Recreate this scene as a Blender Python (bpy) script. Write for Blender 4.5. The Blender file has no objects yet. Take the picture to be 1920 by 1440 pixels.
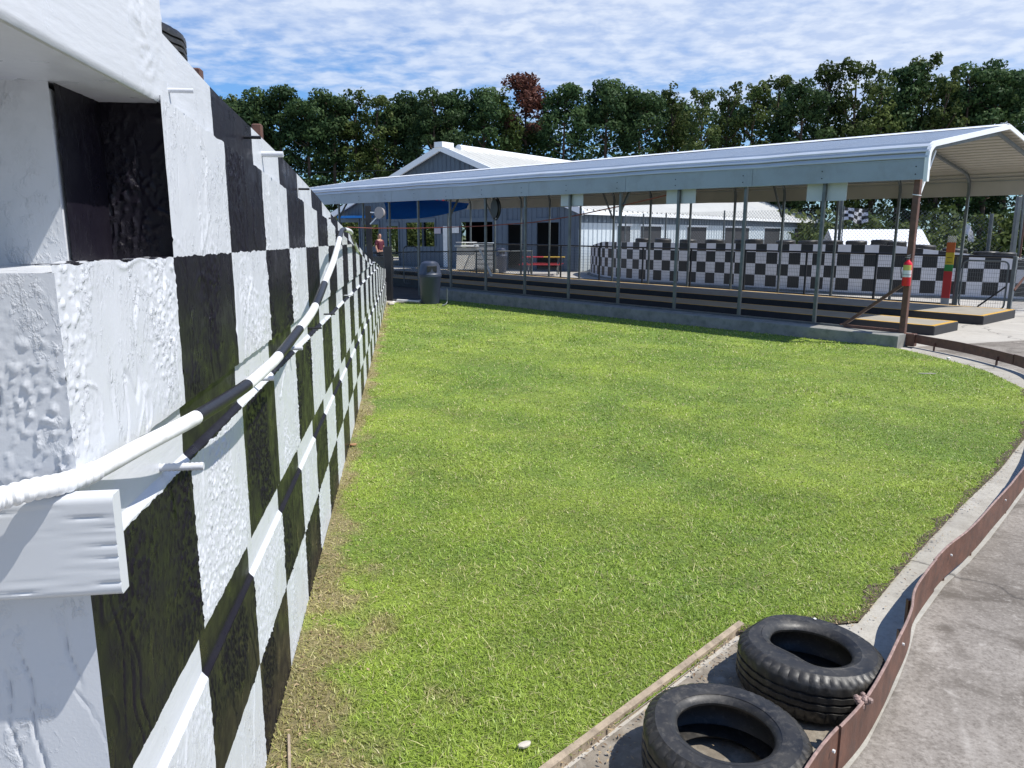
import bpy, math, random
import numpy as np
from mathutils import Vector, Matrix, noise
R = random.Random(7)
COL = bpy.context.scene.collection
sin, cos, pi = math.sin, math.cos, math.pi

# ---------------------------------------------------------------- basics
F = 1442.0; PIT = math.radians(11.1); H = 1.85
def ray(x, y):
    u = (x-960)/F; v = (720-y)/F
    return u, cos(PIT)+v*sin(PIT), -sin(PIT)+v*cos(PIT)
def gz(x, y, z=0.0):                       # point of a photo pixel on the horizontal plane z
    a, b, c = ray(x, y); t = (z-H)/c
    return Vector((a*t, b*t, z))
def gy(x, y, Y):                           # point of a photo pixel at distance Y
    a, b, c = ray(x, y); t = Y/b
    return Vector((a*t, Y, H+c*t))

class MB:
    def __init__(s): s.v = []; s.f = []; s.m = []; s.mats = []; s.cur = 0
    def mat(s, m):
        if m not in s.mats: s.mats.append(m)
        s.cur = s.mats.index(m); return s
    def face(s, pts):
        n = len(s.v); s.v += [tuple(p) for p in pts]; s.f.append(tuple(range(n, n+len(pts)))); s.m.append(s.cur)
    def add(s, vs, fs):
        n = len(s.v); s.v += [tuple(p) for p in vs]
        for f in fs: s.f.append(tuple(i+n for i in f)); s.m.append(s.cur)
    def box(s, a, b):
        x0, x1 = sorted((a[0], b[0])); y0, y1 = sorted((a[1], b[1])); z0, z1 = sorted((a[2], b[2]))
        v = [(x0,y0,z0),(x1,y0,z0),(x1,y1,z0),(x0,y1,z0),(x0,y0,z1),(x1,y0,z1),(x1,y1,z1),(x0,y1,z1)]
        s.add(v, [(0,3,2,1),(4,5,6,7),(0,1,5,4),(1,2,6,5),(2,3,7,6),(3,0,4,7)]); return s
    def bevbox(s, a, b, e=.01):
        x0, x1 = sorted((a[0], b[0])); y0, y1 = sorted((a[1], b[1])); z0, z1 = sorted((a[2], b[2]))
        ring = [(x0+e,y0),(x1-e,y0),(x1,y0+e),(x1,y1-e),(x1-e,y1),(x0+e,y1),(x0,y1-e),(x0,y0+e)]
        cx, cy = (x0+x1)/2, (y0+y1)/2
        def ins(p): return (p[0]+(e if p[0] < cx else -e), p[1]+(e if p[1] < cy else -e))
        L = [[(*ins(p), z0) for p in ring], [(*p, z0+e) for p in ring], [(*p, z1-e) for p in ring], [(*ins(p), z1) for p in ring]]
        s.loft(L); return s
    def loft(s, rings, closed=True, caps=True):
        n = len(s.v); k = len(rings[0])
        for r in rings: s.v += [tuple(p) for p in r]
        for i in range(len(rings)-1):
            for j in range(k if closed else k-1):
                a = n+i*k+j; b = n+i*k+(j+1) % k
                s.f.append((a, b, b+k, a+k)); s.m.append(s.cur)
        if caps:
            s.f.append(tuple(n+j for j in reversed(range(k)))); s.m.append(s.cur)
            s.f.append(tuple(n+(len(rings)-1)*k+j for j in range(k))); s.m.append(s.cur)
        return s
    def tube(s, pts, r, k=8, caps=True, mats=None, sq=False):
        pts = [Vector(p) for p in pts]; rings = []; n = len(pts)
        up = None
        for i, p in enumerate(pts):
            t = (pts[min(i+1, n-1)]-pts[max(i-1, 0)]).normalized()
            if up is None: up = Vector((0,0,1)) if abs(t.z) < .95 else Vector((1,0,0))
            a = t.cross(up).normalized(); b = a.cross(t).normalized(); up = b
            rr = r[i] if isinstance(r, (list, tuple)) else r
            off = pi/4 if k == 4 else 0
            rings.append([p+(a*cos(2*pi*j/k+off)+b*sin(2*pi*j/k+off))*rr for j in range(k)])
        if mats is None: s.loft(rings, True, caps)
        else:
            for i in range(n-1):
                s.mat(mats[i]); s.loft(rings[i:i+2], True, i in (0, n-2))
        return s
    def bar(s, p, q, w, d=None):            # square bar
        return s.tube([p, q], w*.7071, 4)
    def wire(s, p, q, r=.003): return s.tube([p, q], r, 3, caps=False)
    def cyl(s, c, r, h, k=20, r2=None):
        c = Vector(c); r2 = r if r2 is None else r2
        s.loft([[c+Vector((r*cos(2*pi*j/k), r*sin(2*pi*j/k), 0)) for j in range(k)],
                [c+Vector((r2*cos(2*pi*j/k), r2*sin(2*pi*j/k), h)) for j in range(k)]]); return s
    def lathe(s, prof, k=24, c=(0,0,0), caps=True):
        c = Vector(c)
        s.loft([[c+Vector((r*cos(2*pi*j/k), r*sin(2*pi*j/k), z)) for j in range(k)] for r, z in prof], True, caps); return s
    def build(s, name, mat=None, parent=None, smooth=False, angle=None):
        me = bpy.data.meshes.new(name); me.from_pydata(s.v, [], s.f)
        if mat is not None: me.materials.append(mat)
        else:
            for m in s.mats: me.materials.append(m)
            me.polygons.foreach_set('material_index', s.m)
        if smooth:
            me.polygons.foreach_set('use_smooth', [True]*len(me.polygons))
            if angle: me.set_sharp_from_angle(angle=math.radians(angle))
        me.update()
        o = bpy.data.objects.new(name, me); COL.objects.link(o)
        if parent: o.parent = parent
        return o

def tag(o, label=None, cat=None, group=None, kind=None):
    if label: o['label'] = label
    if cat: o['category'] = cat
    if group: o['group'] = group
    if kind: o['kind'] = kind
    return o
def empty(name, loc=(0,0,0), rz=0, label=None, cat=None, group=None):
    o = bpy.data.objects.new(name, None); COL.objects.link(o); o.location = loc; o.rotation_euler = (0,0,rz)
    return tag(o, label, cat, group)
KIDS = {}
def dup(root, loc, rz=0, label=None, scale=None):
    kids = [o for o in COL.objects if o.parent == root] if root.name not in KIDS else KIDS[root.name]
    KIDS[root.name] = kids
    c = root.copy(); COL.objects.link(c); c.location = loc; c.rotation_euler = (0,0,rz)
    if label: c['label'] = label
    if scale: c.scale = scale
    for k in kids:
        d = k.copy(); COL.objects.link(d); d.parent = c
    return c

# ---------------------------------------------------------------- materials
def newmat(name):
    m = bpy.data.materials.new(name); m.use_nodes = True
    nt = m.node_tree; b = nt.nodes['Principled BSDF']; return m, nt, b
def N(nt, t, **kw):
    n = nt.nodes.new(t)
    for k, v in kw.items():
        if k in ('operation', 'blend_type', 'data_type', 'feature', 'attribute_name', 'noise_dimensions', 'wave_type', 'bands_direction', 'distance'):
            setattr(n, k, v)
        else: n.inputs[k].default_value = v
    return n
def ln(nt, a, b): nt.links.new(a, b)
def math_(nt, op, a, b=None, c=None):
    n = nt.nodes.new('ShaderNodeMath'); n.operation = op
    for i, x in enumerate((a, b, c)):
        if x is None: continue
        if isinstance(x, (int, float)): n.inputs[i].default_value = x
        else: nt.links.new(x, n.inputs[i])
    return n.outputs[0]
def ramp(nt, f, stops):
    n = nt.nodes.new('ShaderNodeValToRGB'); cr = n.color_ramp
    while len(cr.elements) < len(stops): cr.elements.new(.5)
    for e, (p, c) in zip(cr.elements, stops):
        e.position = p; e.color = (c, c, c, 1) if isinstance(c, (int, float)) else (*c, 1)
    nt.links.new(f, n.inputs[0]); return n.outputs[0]
def mixc(nt, f, a, b, bt='MIX'):
    n = nt.nodes.new('ShaderNodeMix'); n.data_type = 'RGBA'; n.blend_type = bt
    if isinstance(f, (int, float)): n.inputs[0].default_value = f
    else: nt.links.new(f, n.inputs[0])
    for i, x in ((6, a), (7, b)):
        if isinstance(x, tuple): n.inputs[i].default_value = (*x, 1)
        else: nt.links.new(x, n.inputs[i])
    return n.outputs[2]
def coord(nt, which='Object', scale=(1,1,1)):
    t = nt.nodes.new('ShaderNodeTexCoord'); m = nt.nodes.new('ShaderNodeMapping')
    nt.links.new(t.outputs[which], m.inputs[0]); m.inputs['Scale'].default_value = scale
    return m.outputs[0]
def noise_(nt, co, scale, detail=4, rough=.55, dist=0):
    n = nt.nodes.new('ShaderNodeTexNoise'); nt.links.new(co, n.inputs['Vector'])
    n.inputs['Scale'].default_value = scale; n.inputs['Detail'].default_value = detail
    n.inputs['Roughness'].default_value = rough; n.inputs['Distortion'].default_value = dist
    return n.outputs[0]
def bump(nt, b, h, strength=.3, dist=.01):
    n = nt.nodes.new('ShaderNodeBump'); n.inputs['Strength'].default_value = strength
    n.inputs['Distance'].default_value = dist
    nt.links.new(h, n.inputs['Height']); nt.links.new(n.outputs[0], b.inputs['Normal']); return n

def simple(name, c, rough=.5, metal=0, var=.12, vscale=6, bmp=.1, spec=.5, dirt=None, bscale=60):
    m, nt, b = newmat(name)
    co = coord(nt, 'Object')
    n1 = noise_(nt, co, vscale, 5)
    f = ramp(nt, n1, [(.3, 1-var), (.7, 1+var*.5)])
    base = mixc(nt, 1.0, tuple(c), f, 'MULTIPLY')
    if dirt:
        n3 = noise_(nt, co, vscale*1.7, 6, .65)
        base = mixc(nt, ramp(nt, n3, [(.5, 0), (.68, dirt[1])]), base, dirt[0])
    ln(nt, base, b.inputs['Base Color'])
    b.inputs['Roughness'].default_value = rough; b.inputs['Metallic'].default_value = metal
    b.inputs['Specular IOR Level'].default_value = spec
    if bmp: bump(nt, b, noise_(nt, co, bscale, 4), bmp, .004)
    return m

WHITE = (.565, .585, .62); BLACK = (.010, .0085, .014)
def stucco_height(nt, co):
    # trowelled flakes and vertical cracks
    mp = nt.nodes.new('ShaderNodeMapping'); ln(nt, co, mp.inputs[0]); mp.inputs['Scale'].default_value = (1.3, 1.3, .8)
    c2 = mp.outputs[0]
    n1 = noise_(nt, c2, 40, 5, .62, .3)
    msk = ramp(nt, noise_(nt, c2, 5.5, 4, .62, .8), [(.47, 0), (.60, 1)])
    fl = math_(nt, 'MULTIPLY', ramp(nt, n1, [(.50, 0), (.68, 1)]), msk)
    v = nt.nodes.new('ShaderNodeTexVoronoi'); v.feature = 'DISTANCE_TO_EDGE'
    mp2 = nt.nodes.new('ShaderNodeMapping'); ln(nt, co, mp2.inputs[0]); mp2.inputs['Scale'].default_value = (1, 1, .38)
    d = nt.nodes.new('ShaderNodeMixRGB'); d.inputs[0].default_value = .09
    ln(nt, mp2.outputs[0], d.inputs[1])
    nz = nt.nodes.new('ShaderNodeTexNoise'); nz.inputs['Scale'].default_value = 9; nz.inputs['Detail'].default_value = 4
    ln(nt, mp2.outputs[0], nz.inputs['Vector']); ln(nt, nz.outputs[1], d.inputs[2])
    ln(nt, d.outputs[0], v.inputs['Vector']); v.inputs['Scale'].default_value = 8
    crk = ramp(nt, v.outputs['Distance'], [(.0, 1), (.03, 0)])
    cm = ramp(nt, noise_(nt, co, 7, 2), [(.55, 0), (.62, 1)])
    crk = math_(nt, 'MULTIPLY', crk, cm)
    fine = noise_(nt, co, 160, 3)
    h = math_(nt, 'ADD', math_(nt, 'MULTIPLY', fl, .8), math_(nt, 'MULTIPLY', fine, .10))
    return math_(nt, 'SUBTRACT', h, math_(nt, 'MULTIPLY', crk, .3)), fl
def wallmat(name, mode, texture=True):
    m, nt, b = newmat(name)
    t = nt.nodes.new('ShaderNodeTexCoord'); co = t.outputs['Object']
    if mode == 'checker':
        s = nt.nodes.new('ShaderNodeSeparateXYZ'); ln(nt, co, s.inputs[0])
        wob = math_(nt, 'MULTIPLY', math_(nt, 'SUBTRACT', noise_(nt, co, 14, 3), .5), .022)
        col = math_(nt, 'FLOOR', math_(nt, 'DIVIDE', math_(nt, 'ADD', math_(nt, 'SUBTRACT', math_(nt, 'MAXIMUM', s.outputs[1], 1.24), 1.22), wob), .6195))
        zz = math_(nt, 'ADD', math_(nt, 'ADD', s.outputs[2], math_(nt, 'MULTIPLY', s.outputs[1], .009)), wob)
        row = math_(nt, 'ADD', math_(nt, 'GREATER_THAN', zz, .40), math_(nt, 'GREATER_THAN', zz, .865))
        row = math_(nt, 'ADD', row, math_(nt, 'ADD', math_(nt, 'GREATER_THAN', zz, 1.315), math_(nt, 'GREATER_THAN', zz, 1.812)))
        par = math_(nt, 'MODULO', math_(nt, 'ADD', math_(nt, 'ADD', col, row), 100), 2)
        c = mixc(nt, par, BLACK, WHITE)      # par 1 = white
    else:
        par = None
        v = 1.0 if mode == 'white' else 0.0
        c = mixc(nt, v, BLACK, WHITE)
    n = noise_(nt, co, 3, 6, .6)
    c = mixc(nt, ramp(nt, n, [(.50, 0), (.75, .02)]), c, (.30, .30, .27))
    ln(nt, c, b.inputs['Base Color'])
    ln(nt, ramp(nt, noise_(nt, co, 12, 4), [(.35, .26), (.65, .48)]), b.inputs['Roughness']); b.inputs['Specular IOR Level'].default_value = .17
    if texture:
        h, fl = stucco_height(nt, co)
        bump(nt, b, h, .8, .004)
    else:
        bump(nt, b, noise_(nt, coord(nt, 'Object', (1, .15, 1)), 40, 4), .35, .004)
    return m

M = {}
M['wall'] = wallmat('checker_stucco', 'checker')
M['wall_smooth'] = wallmat('checker_painted_steel', 'checker', False)
M['wwhite'] = wallmat('white_stucco', 'white')
M['wblack'] = wallmat('black_stucco', 'black')
M['pwhite'] = wallmat('white_painted_board', 'white', False)
M['plankw'] = simple('cracked_white_board', (.56,.58,.61), .4, var=.04, bmp=0)
M['pblack'] = simple('black_paint', (.015,.015,.018), .4, bmp=.15)
M['pipewhite'] = simple('white_pipe_paint', (.78,.79,.80), .35, bmp=.15, dirt=((.35,.34,.32), .35), vscale=12)
M['roof'] = simple('white_roof_metal', (.46,.51,.575), .30, var=.06, vscale=1.5, bmp=.02, dirt=((.42,.43,.43), .3))
M['under'] = simple('tan_roof_underside', (.40,.38,.34), .6, var=.08, vscale=2, bmp=.02)
M['trim'] = simple('white_trim', (.80,.82,.84), .35, var=.05, bmp=.03)
M['galv'] = simple('galvanised_steel', (.125,.14,.145), .40, .5, var=.25, vscale=9, bmp=.03)
M['galvd'] = simple('dull_steel', (.12,.14,.15), .5, .3, var=.2, bmp=.05)
M['rail'] = simple('black_rail', (.02,.021,.025), .4, .2, bmp=.02)
M['rust'] = simple('red_brown_steel_paint', (.13,.060,.040), .55, var=.4, vscale=9, bmp=.35, dirt=((.055,.04,.035), .55))
M['rustedge'] = simple('worn_steel_edge', (.30,.20,.17), .55, var=.4, vscale=40, bmp=.3)
M['rubber'] = None
M['conc'] = None
M['plat'] = simple('platform_concrete', (.30,.275,.23), .85, var=.15, vscale=3, bmp=.2)
M['yellow'] = simple('yellow_line_paint', (.62,.36,.05), .6, var=.25, vscale=12, bmp=.1)
M['kblack'] = simple('black_kerb_paint', (.018,.018,.022), .55, var=.3, bmp=.15)
M['kerb'] = simple('kerb_concrete', (.26,.26,.24), .9, var=.25, vscale=4, bmp=.4, dirt=((.12,.13,.11), .6))
M['wood'] = simple('weathered_timber', (.36,.29,.21), .85, var=.35, vscale=14, bmp=.5, dirt=((.14,.11,.08), .6))
M['canblue'] = simple('slate_blue_plastic', (.042,.054,.088), .45, var=.12, bmp=.04)
M['red'] = simple('extinguisher_red', (.62,.015,.03), .25, var=.03, bmp=0)
M['redpaint'] = simple('red_paint', (.45,.03,.03), .5, bmp=.05)
M['orange'] = simple('orange_paint', (.5,.12,.03), .5, bmp=.05)
M['ypaint'] = simple('yellow_paint', (.55,.42,.03), .5, bmp=.05)
M['green'] = simple('green_paint', (.03,.22,.05), .5, bmp=.05)
M['greypaint'] = simple('grey_paint', (.3,.32,.34), .5, bmp=.05)
M['ylabel'] = simple('yellow_label', (.55,.5,.12), .5, bmp=0)
M['wlabel'] = simple('white_label', (.7,.7,.68), .5, bmp=0)
M['sail'] = simple('blue_shade_cloth', (.008,.17,.52), .8, var=.1, bmp=.1)
def clothmat(name, c):
    m, nt, b = newmat(name); b.inputs['Base Color'].default_value = (*c, 1); b.inputs['Roughness'].default_value = .8
    tr = nt.nodes.new('ShaderNodeBsdfTranslucent'); tr.inputs['Color'].default_value = (*c, 1)
    mx = nt.nodes.new('ShaderNodeMixShader'); mx.inputs[0].default_value = .5
    ln(nt, b.outputs[0], mx.inputs[1]); ln(nt, tr.outputs[0], mx.inputs[2]); ln(nt, mx.outputs[0], nt.nodes['Material Output'].inputs['Surface']); return m
M['sailc'] = clothmat('translucent_blue_cloth', (.012,.20,.62))
M['sidingblue'] = simple('slate_siding', (.085,.115,.155), .5, .1, var=.1, vscale=2, bmp=.02)
M['sidingwhite'] = simple('pale_siding', (.50,.56,.60), .45, .1, var=.08, bmp=.02)
M['roofcream'] = simple('cream_roof_metal', (.66,.65,.60), .4, var=.08, vscale=1, bmp=.02)
M['dark'] = simple('dark_interior', (.02,.022,.028), .8, bmp=0)
M['cardboard'] = simple('signboard', (.46,.50,.56), .5, var=.05, bmp=.02)
M['signpink'] = simple('pale_notice', (.42,.38,.42), .6, bmp=0)
M['skin'] = simple('skin', (.42,.22,.15), .5, bmp=0)
M['maroon'] = simple('maroon_shirt', (.09,.01,.025), .8, bmp=.1)
M['navy'] = simple('dark_trousers', (.02,.022,.03), .8, bmp=.1)
M['hair'] = simple('black_hair', (.01,.01,.01), .6, bmp=0)
M['ropered'] = simple('rust_rope', (.22,.055,.035), .7, bmp=0)
M['bench_red'] = simple('red_bench_paint', (.45,.04,.05), .5, bmp=.05)
M['bench_yel'] = simple('yellow_bench_paint', (.5,.33,.05), .5, bmp=.05)
M['bark'] = simple('bark', (.085,.06,.045), .95, var=.4, bmp=.6)
M['stone'] = simple('litter_stone', (.5,.46,.4), .9, bmp=.3)

def rubber():
    m, nt, b = newmat('tyre_rubber'); co = coord(nt)
    n = noise_(nt, co, 8, 6, .65)
    c = mixc(nt, ramp(nt, n, [(.35, 0), (.75, 1)]), (.014,.0135,.013), (.036,.034,.031))
    n2 = noise_(nt, co, 38, 5, .7)
    c = mixc(nt, ramp(nt, n2, [(.52, 0), (.70, .5)]), c, (.12,.108,.09)); n6 = noise_(nt, co, 5, 7, .75, 2.5); c = mixc(nt, ramp(nt, n6, [(.60, 0), (.66, .35), (.72, 0)]), c, (.13,.125,.115))
    ln(nt, c, b.inputs['Base Color'])
    ln(nt, ramp(nt, n, [(.3, .36), (.7, .6)]), b.inputs['Roughness'])
    bump(nt, b, noise_(nt, co, 90, 4), .2, .003); return m
M['rubber'] = rubber()

def concrete(name, c1, c2, dark, bright, mottle=1.0):
    m, nt, b = newmat(name); co = coord(nt)
    n1 = noise_(nt, co, .9, 8, .6, .4); n2 = noise_(nt, co, 14, 6, .7); n3 = noise_(nt, co, 2.6, 7, .62, 1.0)
    c = mixc(nt, ramp(nt, n1, [(.38, 0), (.62, 1)]), c1, c2)
    c = mixc(nt, ramp(nt, n3, [(.50, 0), (.62, .55*mottle)]), c, dark)
    c = mixc(nt, ramp(nt, n2, [(.35, .35), (.65, 0)]), c, dark)
    n5 = noise_(nt, co, 55, 4, .75); c = mixc(nt, ramp(nt, n5, [(.36, .38*mottle), (.52, 0)]), c, dark); c = mixc(nt, ramp(nt, n5, [(.58, 0), (.72, .35*mottle)]), c, bright)
    n4 = noise_(nt, co, 5.2, 6, .6, 2.2)
    c = mixc(nt, ramp(nt, n4, [(.60, 0), (.72, .34*mottle)]), c, bright)
    # curved polished tyre tracks
    w = nt.nodes.new('ShaderNodeTexWave'); w.wave_type = 'RINGS'; w.rings_direction = 'Z'
    mp = nt.nodes.new('ShaderNodeMapping'); ln(nt, co, mp.inputs[0]); mp.inputs['Location'].default_value = (-9.5, 1.5, 0); mp.inputs['Scale'].default_value = (1, .85, 0)
    ln(nt, mp.outputs[0], w.inputs['Vector']); w.inputs['Scale'].default_value = .42; w.inputs['Distortion'].default_value = .6; w.inputs['Detail'].default_value = 1.0
    w.inputs['Detail Scale'].default_value = .5
    tr = ramp(nt, w.outputs[1], [(.93, 0), (.975, .32*mottle), (1, .0)])
    tr = math_(nt, 'MULTIPLY', tr, ramp(nt, noise_(nt, co, 1.1, 3), [(.46, 0), (.60, 1)]))
    c = mixc(nt, tr, c, bright)
    # hairline cracks
    v = nt.nodes.new('ShaderNodeTexVoronoi'); v.feature = 'DISTANCE_TO_EDGE'; v.inputs['Scale'].default_value = .55
    d = nt.nodes.new('ShaderNodeMixRGB'); d.inputs[0].default_value = .35
    nz = nt.nodes.new('ShaderNodeTexNoise'); nz.inputs['Scale'].default_value = 2.2; nz.inputs['Detail'].default_value = 6; ln(nt, co, nz.inputs['Vector'])
    ln(nt, co, d.inputs[1]); ln(nt, nz.outputs[1], d.inputs[2]); ln(nt, d.outputs[0], v.inputs['Vector'])
    crk = ramp(nt, v.outputs['Distance'], [(0, .75), (.006, 0)])
    c = mixc(nt, crk, c, (.04,.035,.03))
    ln(nt, c, b.inputs['Base Color']); b.inputs['Roughness'].default_value = .82
    h = math_(nt, 'ADD', n2, math_(nt, 'MULTIPLY', noise_(nt, co, 120, 3), .5))
    bump(nt, b, h, .45, .006); return m
M['track'] = concrete('track_concrete', (.20,.178,.152), (.30,.272,.24), (.095,.08,.064), (.44,.41,.37), 1.5)
M['yard'] = concrete('yard_concrete', (.40,.38,.345), (.46,.44,.40), (.33,.30,.26), (.50,.48,.44), .55)
M['strip'] = concrete('edge_concrete', (.36,.34,.29), (.43,.41,.36), (.22,.20,.17), (.46,.44,.40), .8)
M['asphalt'] = simple('stained_asphalt', (.045,.045,.048), .85, var=.35, vscale=2, bmp=.4)

def lawnmat(name, blades):
    m, nt, b = newmat(name)
    t = nt.nodes.new('ShaderNodeTexCoord'); co = t.outputs['Object']
    big = noise_(nt, co, .55, 5, .6, .5); mid = noise_(nt, co, 2.4, 5, .6); sm = noise_(nt, co, 9, 5, .65)
    c = mixc(nt, ramp(nt, big, [(.38, 0), (.62, 1)]), (.175,.280,.036), (.310,.405,.055))
    c = mixc(nt, ramp(nt, mid, [(.42, .0), (.66, .55)]), c, (.125,.205,.032))
    c = mixc(nt, ramp(nt, sm, [(.55, 0), (.72, .55)]), c, (.34,.36,.10))
    # dry patches, wide towards the wall corner
    s = nt.nodes.new('ShaderNodeSeparateXYZ'); ln(nt, co, s.inputs[0])
    dw = math_(nt, 'ADD', math_(nt, 'ADD', s.outputs[0], .543), math_(nt, 'MULTIPLY', s.outputs[1], .1368))   # distance from the wall
    near = math_(nt, 'SUBTRACT', 1.0, math_(nt, 'DIVIDE', dw, math_(nt, 'MAXIMUM', math_(nt, 'SUBTRACT', 1.15, math_(nt, 'MULTIPLY', s.outputs[1], .20)), .18)))
    dry = ramp(nt, math_(nt, 'ADD', near, math_(nt, 'MULTIPLY', math_(nt, 'SUBTRACT', mid, .5), 3.6)), [(.20, 0), (.75, .85)])
    c = mixc(nt, dry, c, (.34,.26,.14))
    wd_ = ramp(nt, noise_(nt, co, 3.3, 4, .6, .4), [(.62, 0), (.72, .45)]); c = mixc(nt, wd_, c, (.085,.20,.045))
    mw = nt.nodes.new('ShaderNodeTexWave'); mw.bands_direction = 'DIAGONAL'; mw.inputs['Scale'].default_value = .35; mw.inputs['Distortion'].default_value = 1.2; ln(nt, co, mw.inputs['Vector'])
    c = mixc(nt, 1.0, c, ramp(nt, mw.outputs[1], [(.3, .95), (.7, 1.05)]), 'MULTIPLY')
    spot = ramp(nt, noise_(nt, co, 1.7, 6, .7, .8), [(.60, 0), (.72, .6)])
    c = mixc(nt, spot, c, (.36,.31,.13))
    if blades:
        a = nt.nodes.new('ShaderNodeAttribute'); a.attribute_name = 'tint'
        rr = nt.nodes.new('ShaderNodeSeparateColor'); ln(nt, a.outputs['Color'], rr.inputs[0])
        c = mixc(nt, math_(nt, 'MULTIPLY', rr.outputs[0], .45), c, (.42,.52,.10))
        c = mixc(nt, ramp(nt, rr.outputs[1], [(.86, 0), (.93, .8)]), c, (.55,.48,.28))
        k = math_(nt, 'ADD', .68, math_(nt, 'MULTIPLY', rr.outputs[2], .85))
        c = mixc(nt, 1.0, c, k, 'MULTIPLY')
        ln(nt, c, b.inputs['Base Color']); b.inputs['Roughness'].default_value = .42
        b.inputs['Specular IOR Level'].default_value = .35
        tr = nt.nodes.new('ShaderNodeBsdfTranslucent'); ln(nt, c, tr.inputs['Color'])
        mx = nt.nodes.new('ShaderNodeMixShader'); mx.inputs[0].default_value = .35
        ln(nt, b.outputs[0], mx.inputs[1]); ln(nt, tr.outputs[0], mx.inputs[2])
        ln(nt, mx.outputs[0], nt.nodes['Material Output'].inputs['Surface'])
    else:
        fine = noise_(nt, co, 60, 5, .75)
        c = mixc(nt, ramp(nt, fine, [(.35, .65), (.62, 0)]), c, (.045,.06,.018))
        ln(nt, c, b.inputs['Base Color']); b.inputs['Roughness'].default_value = .9
        bump(nt, b, fine, .9, .02)
    return m
M['lawn'] = lawnmat('lawn_ground', False); M['blade'] = lawnmat('grass_blades', True)

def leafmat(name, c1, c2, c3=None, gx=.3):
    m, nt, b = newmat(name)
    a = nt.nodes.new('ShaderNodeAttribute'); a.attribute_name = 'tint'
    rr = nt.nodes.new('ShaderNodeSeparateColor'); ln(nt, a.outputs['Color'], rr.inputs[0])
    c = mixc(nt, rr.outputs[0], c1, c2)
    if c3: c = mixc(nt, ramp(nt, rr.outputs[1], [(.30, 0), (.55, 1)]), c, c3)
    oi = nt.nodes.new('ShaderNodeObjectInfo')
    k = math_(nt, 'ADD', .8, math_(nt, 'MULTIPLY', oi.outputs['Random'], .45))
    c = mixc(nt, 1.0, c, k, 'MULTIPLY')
    ln(nt, c, b.inputs['Base Color']); b.inputs['Roughness'].default_value = .6; b.inputs['Specular IOR Level'].default_value = .12
    tr = nt.nodes.new('ShaderNodeBsdfTranslucent'); ln(nt, c, tr.inputs['Color'])
    mx = nt.nodes.new('ShaderNodeMixShader'); mx.inputs[0].default_value = gx
    ln(nt, b.outputs[0], mx.inputs[1]); ln(nt, tr.outputs[0], mx.inputs[2])
    ln(nt, mx.outputs[0], nt.nodes['Material Output'].inputs['Surface'])
    return m
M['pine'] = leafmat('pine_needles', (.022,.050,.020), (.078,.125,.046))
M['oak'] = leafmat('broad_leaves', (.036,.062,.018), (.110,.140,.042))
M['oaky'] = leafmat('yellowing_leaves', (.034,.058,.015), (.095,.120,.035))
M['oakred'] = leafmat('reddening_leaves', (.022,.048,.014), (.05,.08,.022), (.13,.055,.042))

# ---------------------------------------------------------------- the checkered wall
AW = math.atan2(.1355, .9908)
wall = empty('checkered_wall', (-.543, 0, 0), AW, 'long wall of rough stucco painted in black and white checks along the left of the lawn', 'wall')
def wl(p):  # world -> wall local
    p = Vector(p)-Vector((-.543,0,0)); c, s = cos(AW), sin(AW)
    return Vector((p.x*c+p.y*s, -p.x*s+p.y*c, p.z))
def zs(s, z): return z+.018-.009*s
TOP = [(1.5,2.375),(1.95,2.335),(2.5,2.282),(3.2,2.243),(3.85,2.207),(4.5,2.156),(5.25,2.10),(6.35,1.99),(7.8,1.88),(11.1,1.57),(14.4,1.31),(17.5,1.09),(21.2,.90)]
def ztop(s):
    for (a, b), (c, d) in zip(TOP, TOP[1:]):
        if s <= c: return b+(d-b)*(s-a)/(c-a)
    return TOP[-1][1]
def zcap(s): return min(2.15-.055*(s-1.9), ztop(s)-.11)
SEND = 21.2
def lump(s, z, seed=0, amp=.006):
    nv = noise.noise; c1 = lambda x: 0 if x < 0 else 1 if x > 1 else x
    q = s+seed*3.7; o = seed*5.1
    base = .35*nv(Vector((q*6, z*5, o)))+.2*nv(Vector((q*15, z*13, o)))
    m = c1((nv(Vector((q*3.4, z*2.4, o+2)))+.06)*3.2)
    cr = 0
    if m > 0:
        cr = c1((nv(Vector((q*80, z*56, o)))+.6*nv(Vector((q*170, z*130, o)))-.18)*3.4)*m
    w = .12*nv(Vector((q*9, z*9, o+4)))
    rd = c1(1-abs(nv(Vector((q*5.5+w*3, z*2.6+w, o+6))))/.035)
    if rd > 0: rd *= c1((nv(Vector((q*4, z*4, o+9)))+.12)*4)
    gg = c1(1-abs(nv(Vector((q*15+w*3, z*2.0, o+5))))/.05)
    if gg > 0: gg *= c1((nv(Vector((q*6, z*3, o+8)))-.08)*5)
    return amp*(base*.55+cr*.85+rd*.7-gg*.9)
def srange(a, b, near=.009):
    out = [a]; s = a
    while s < b:
        st = .0045 if s < 3.0 else .008 if s < 4.4 else .018 if s < 6.5 else .06 if s < 10 else .16
        s = min(b, s+st); out.append(s)
    return out
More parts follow.
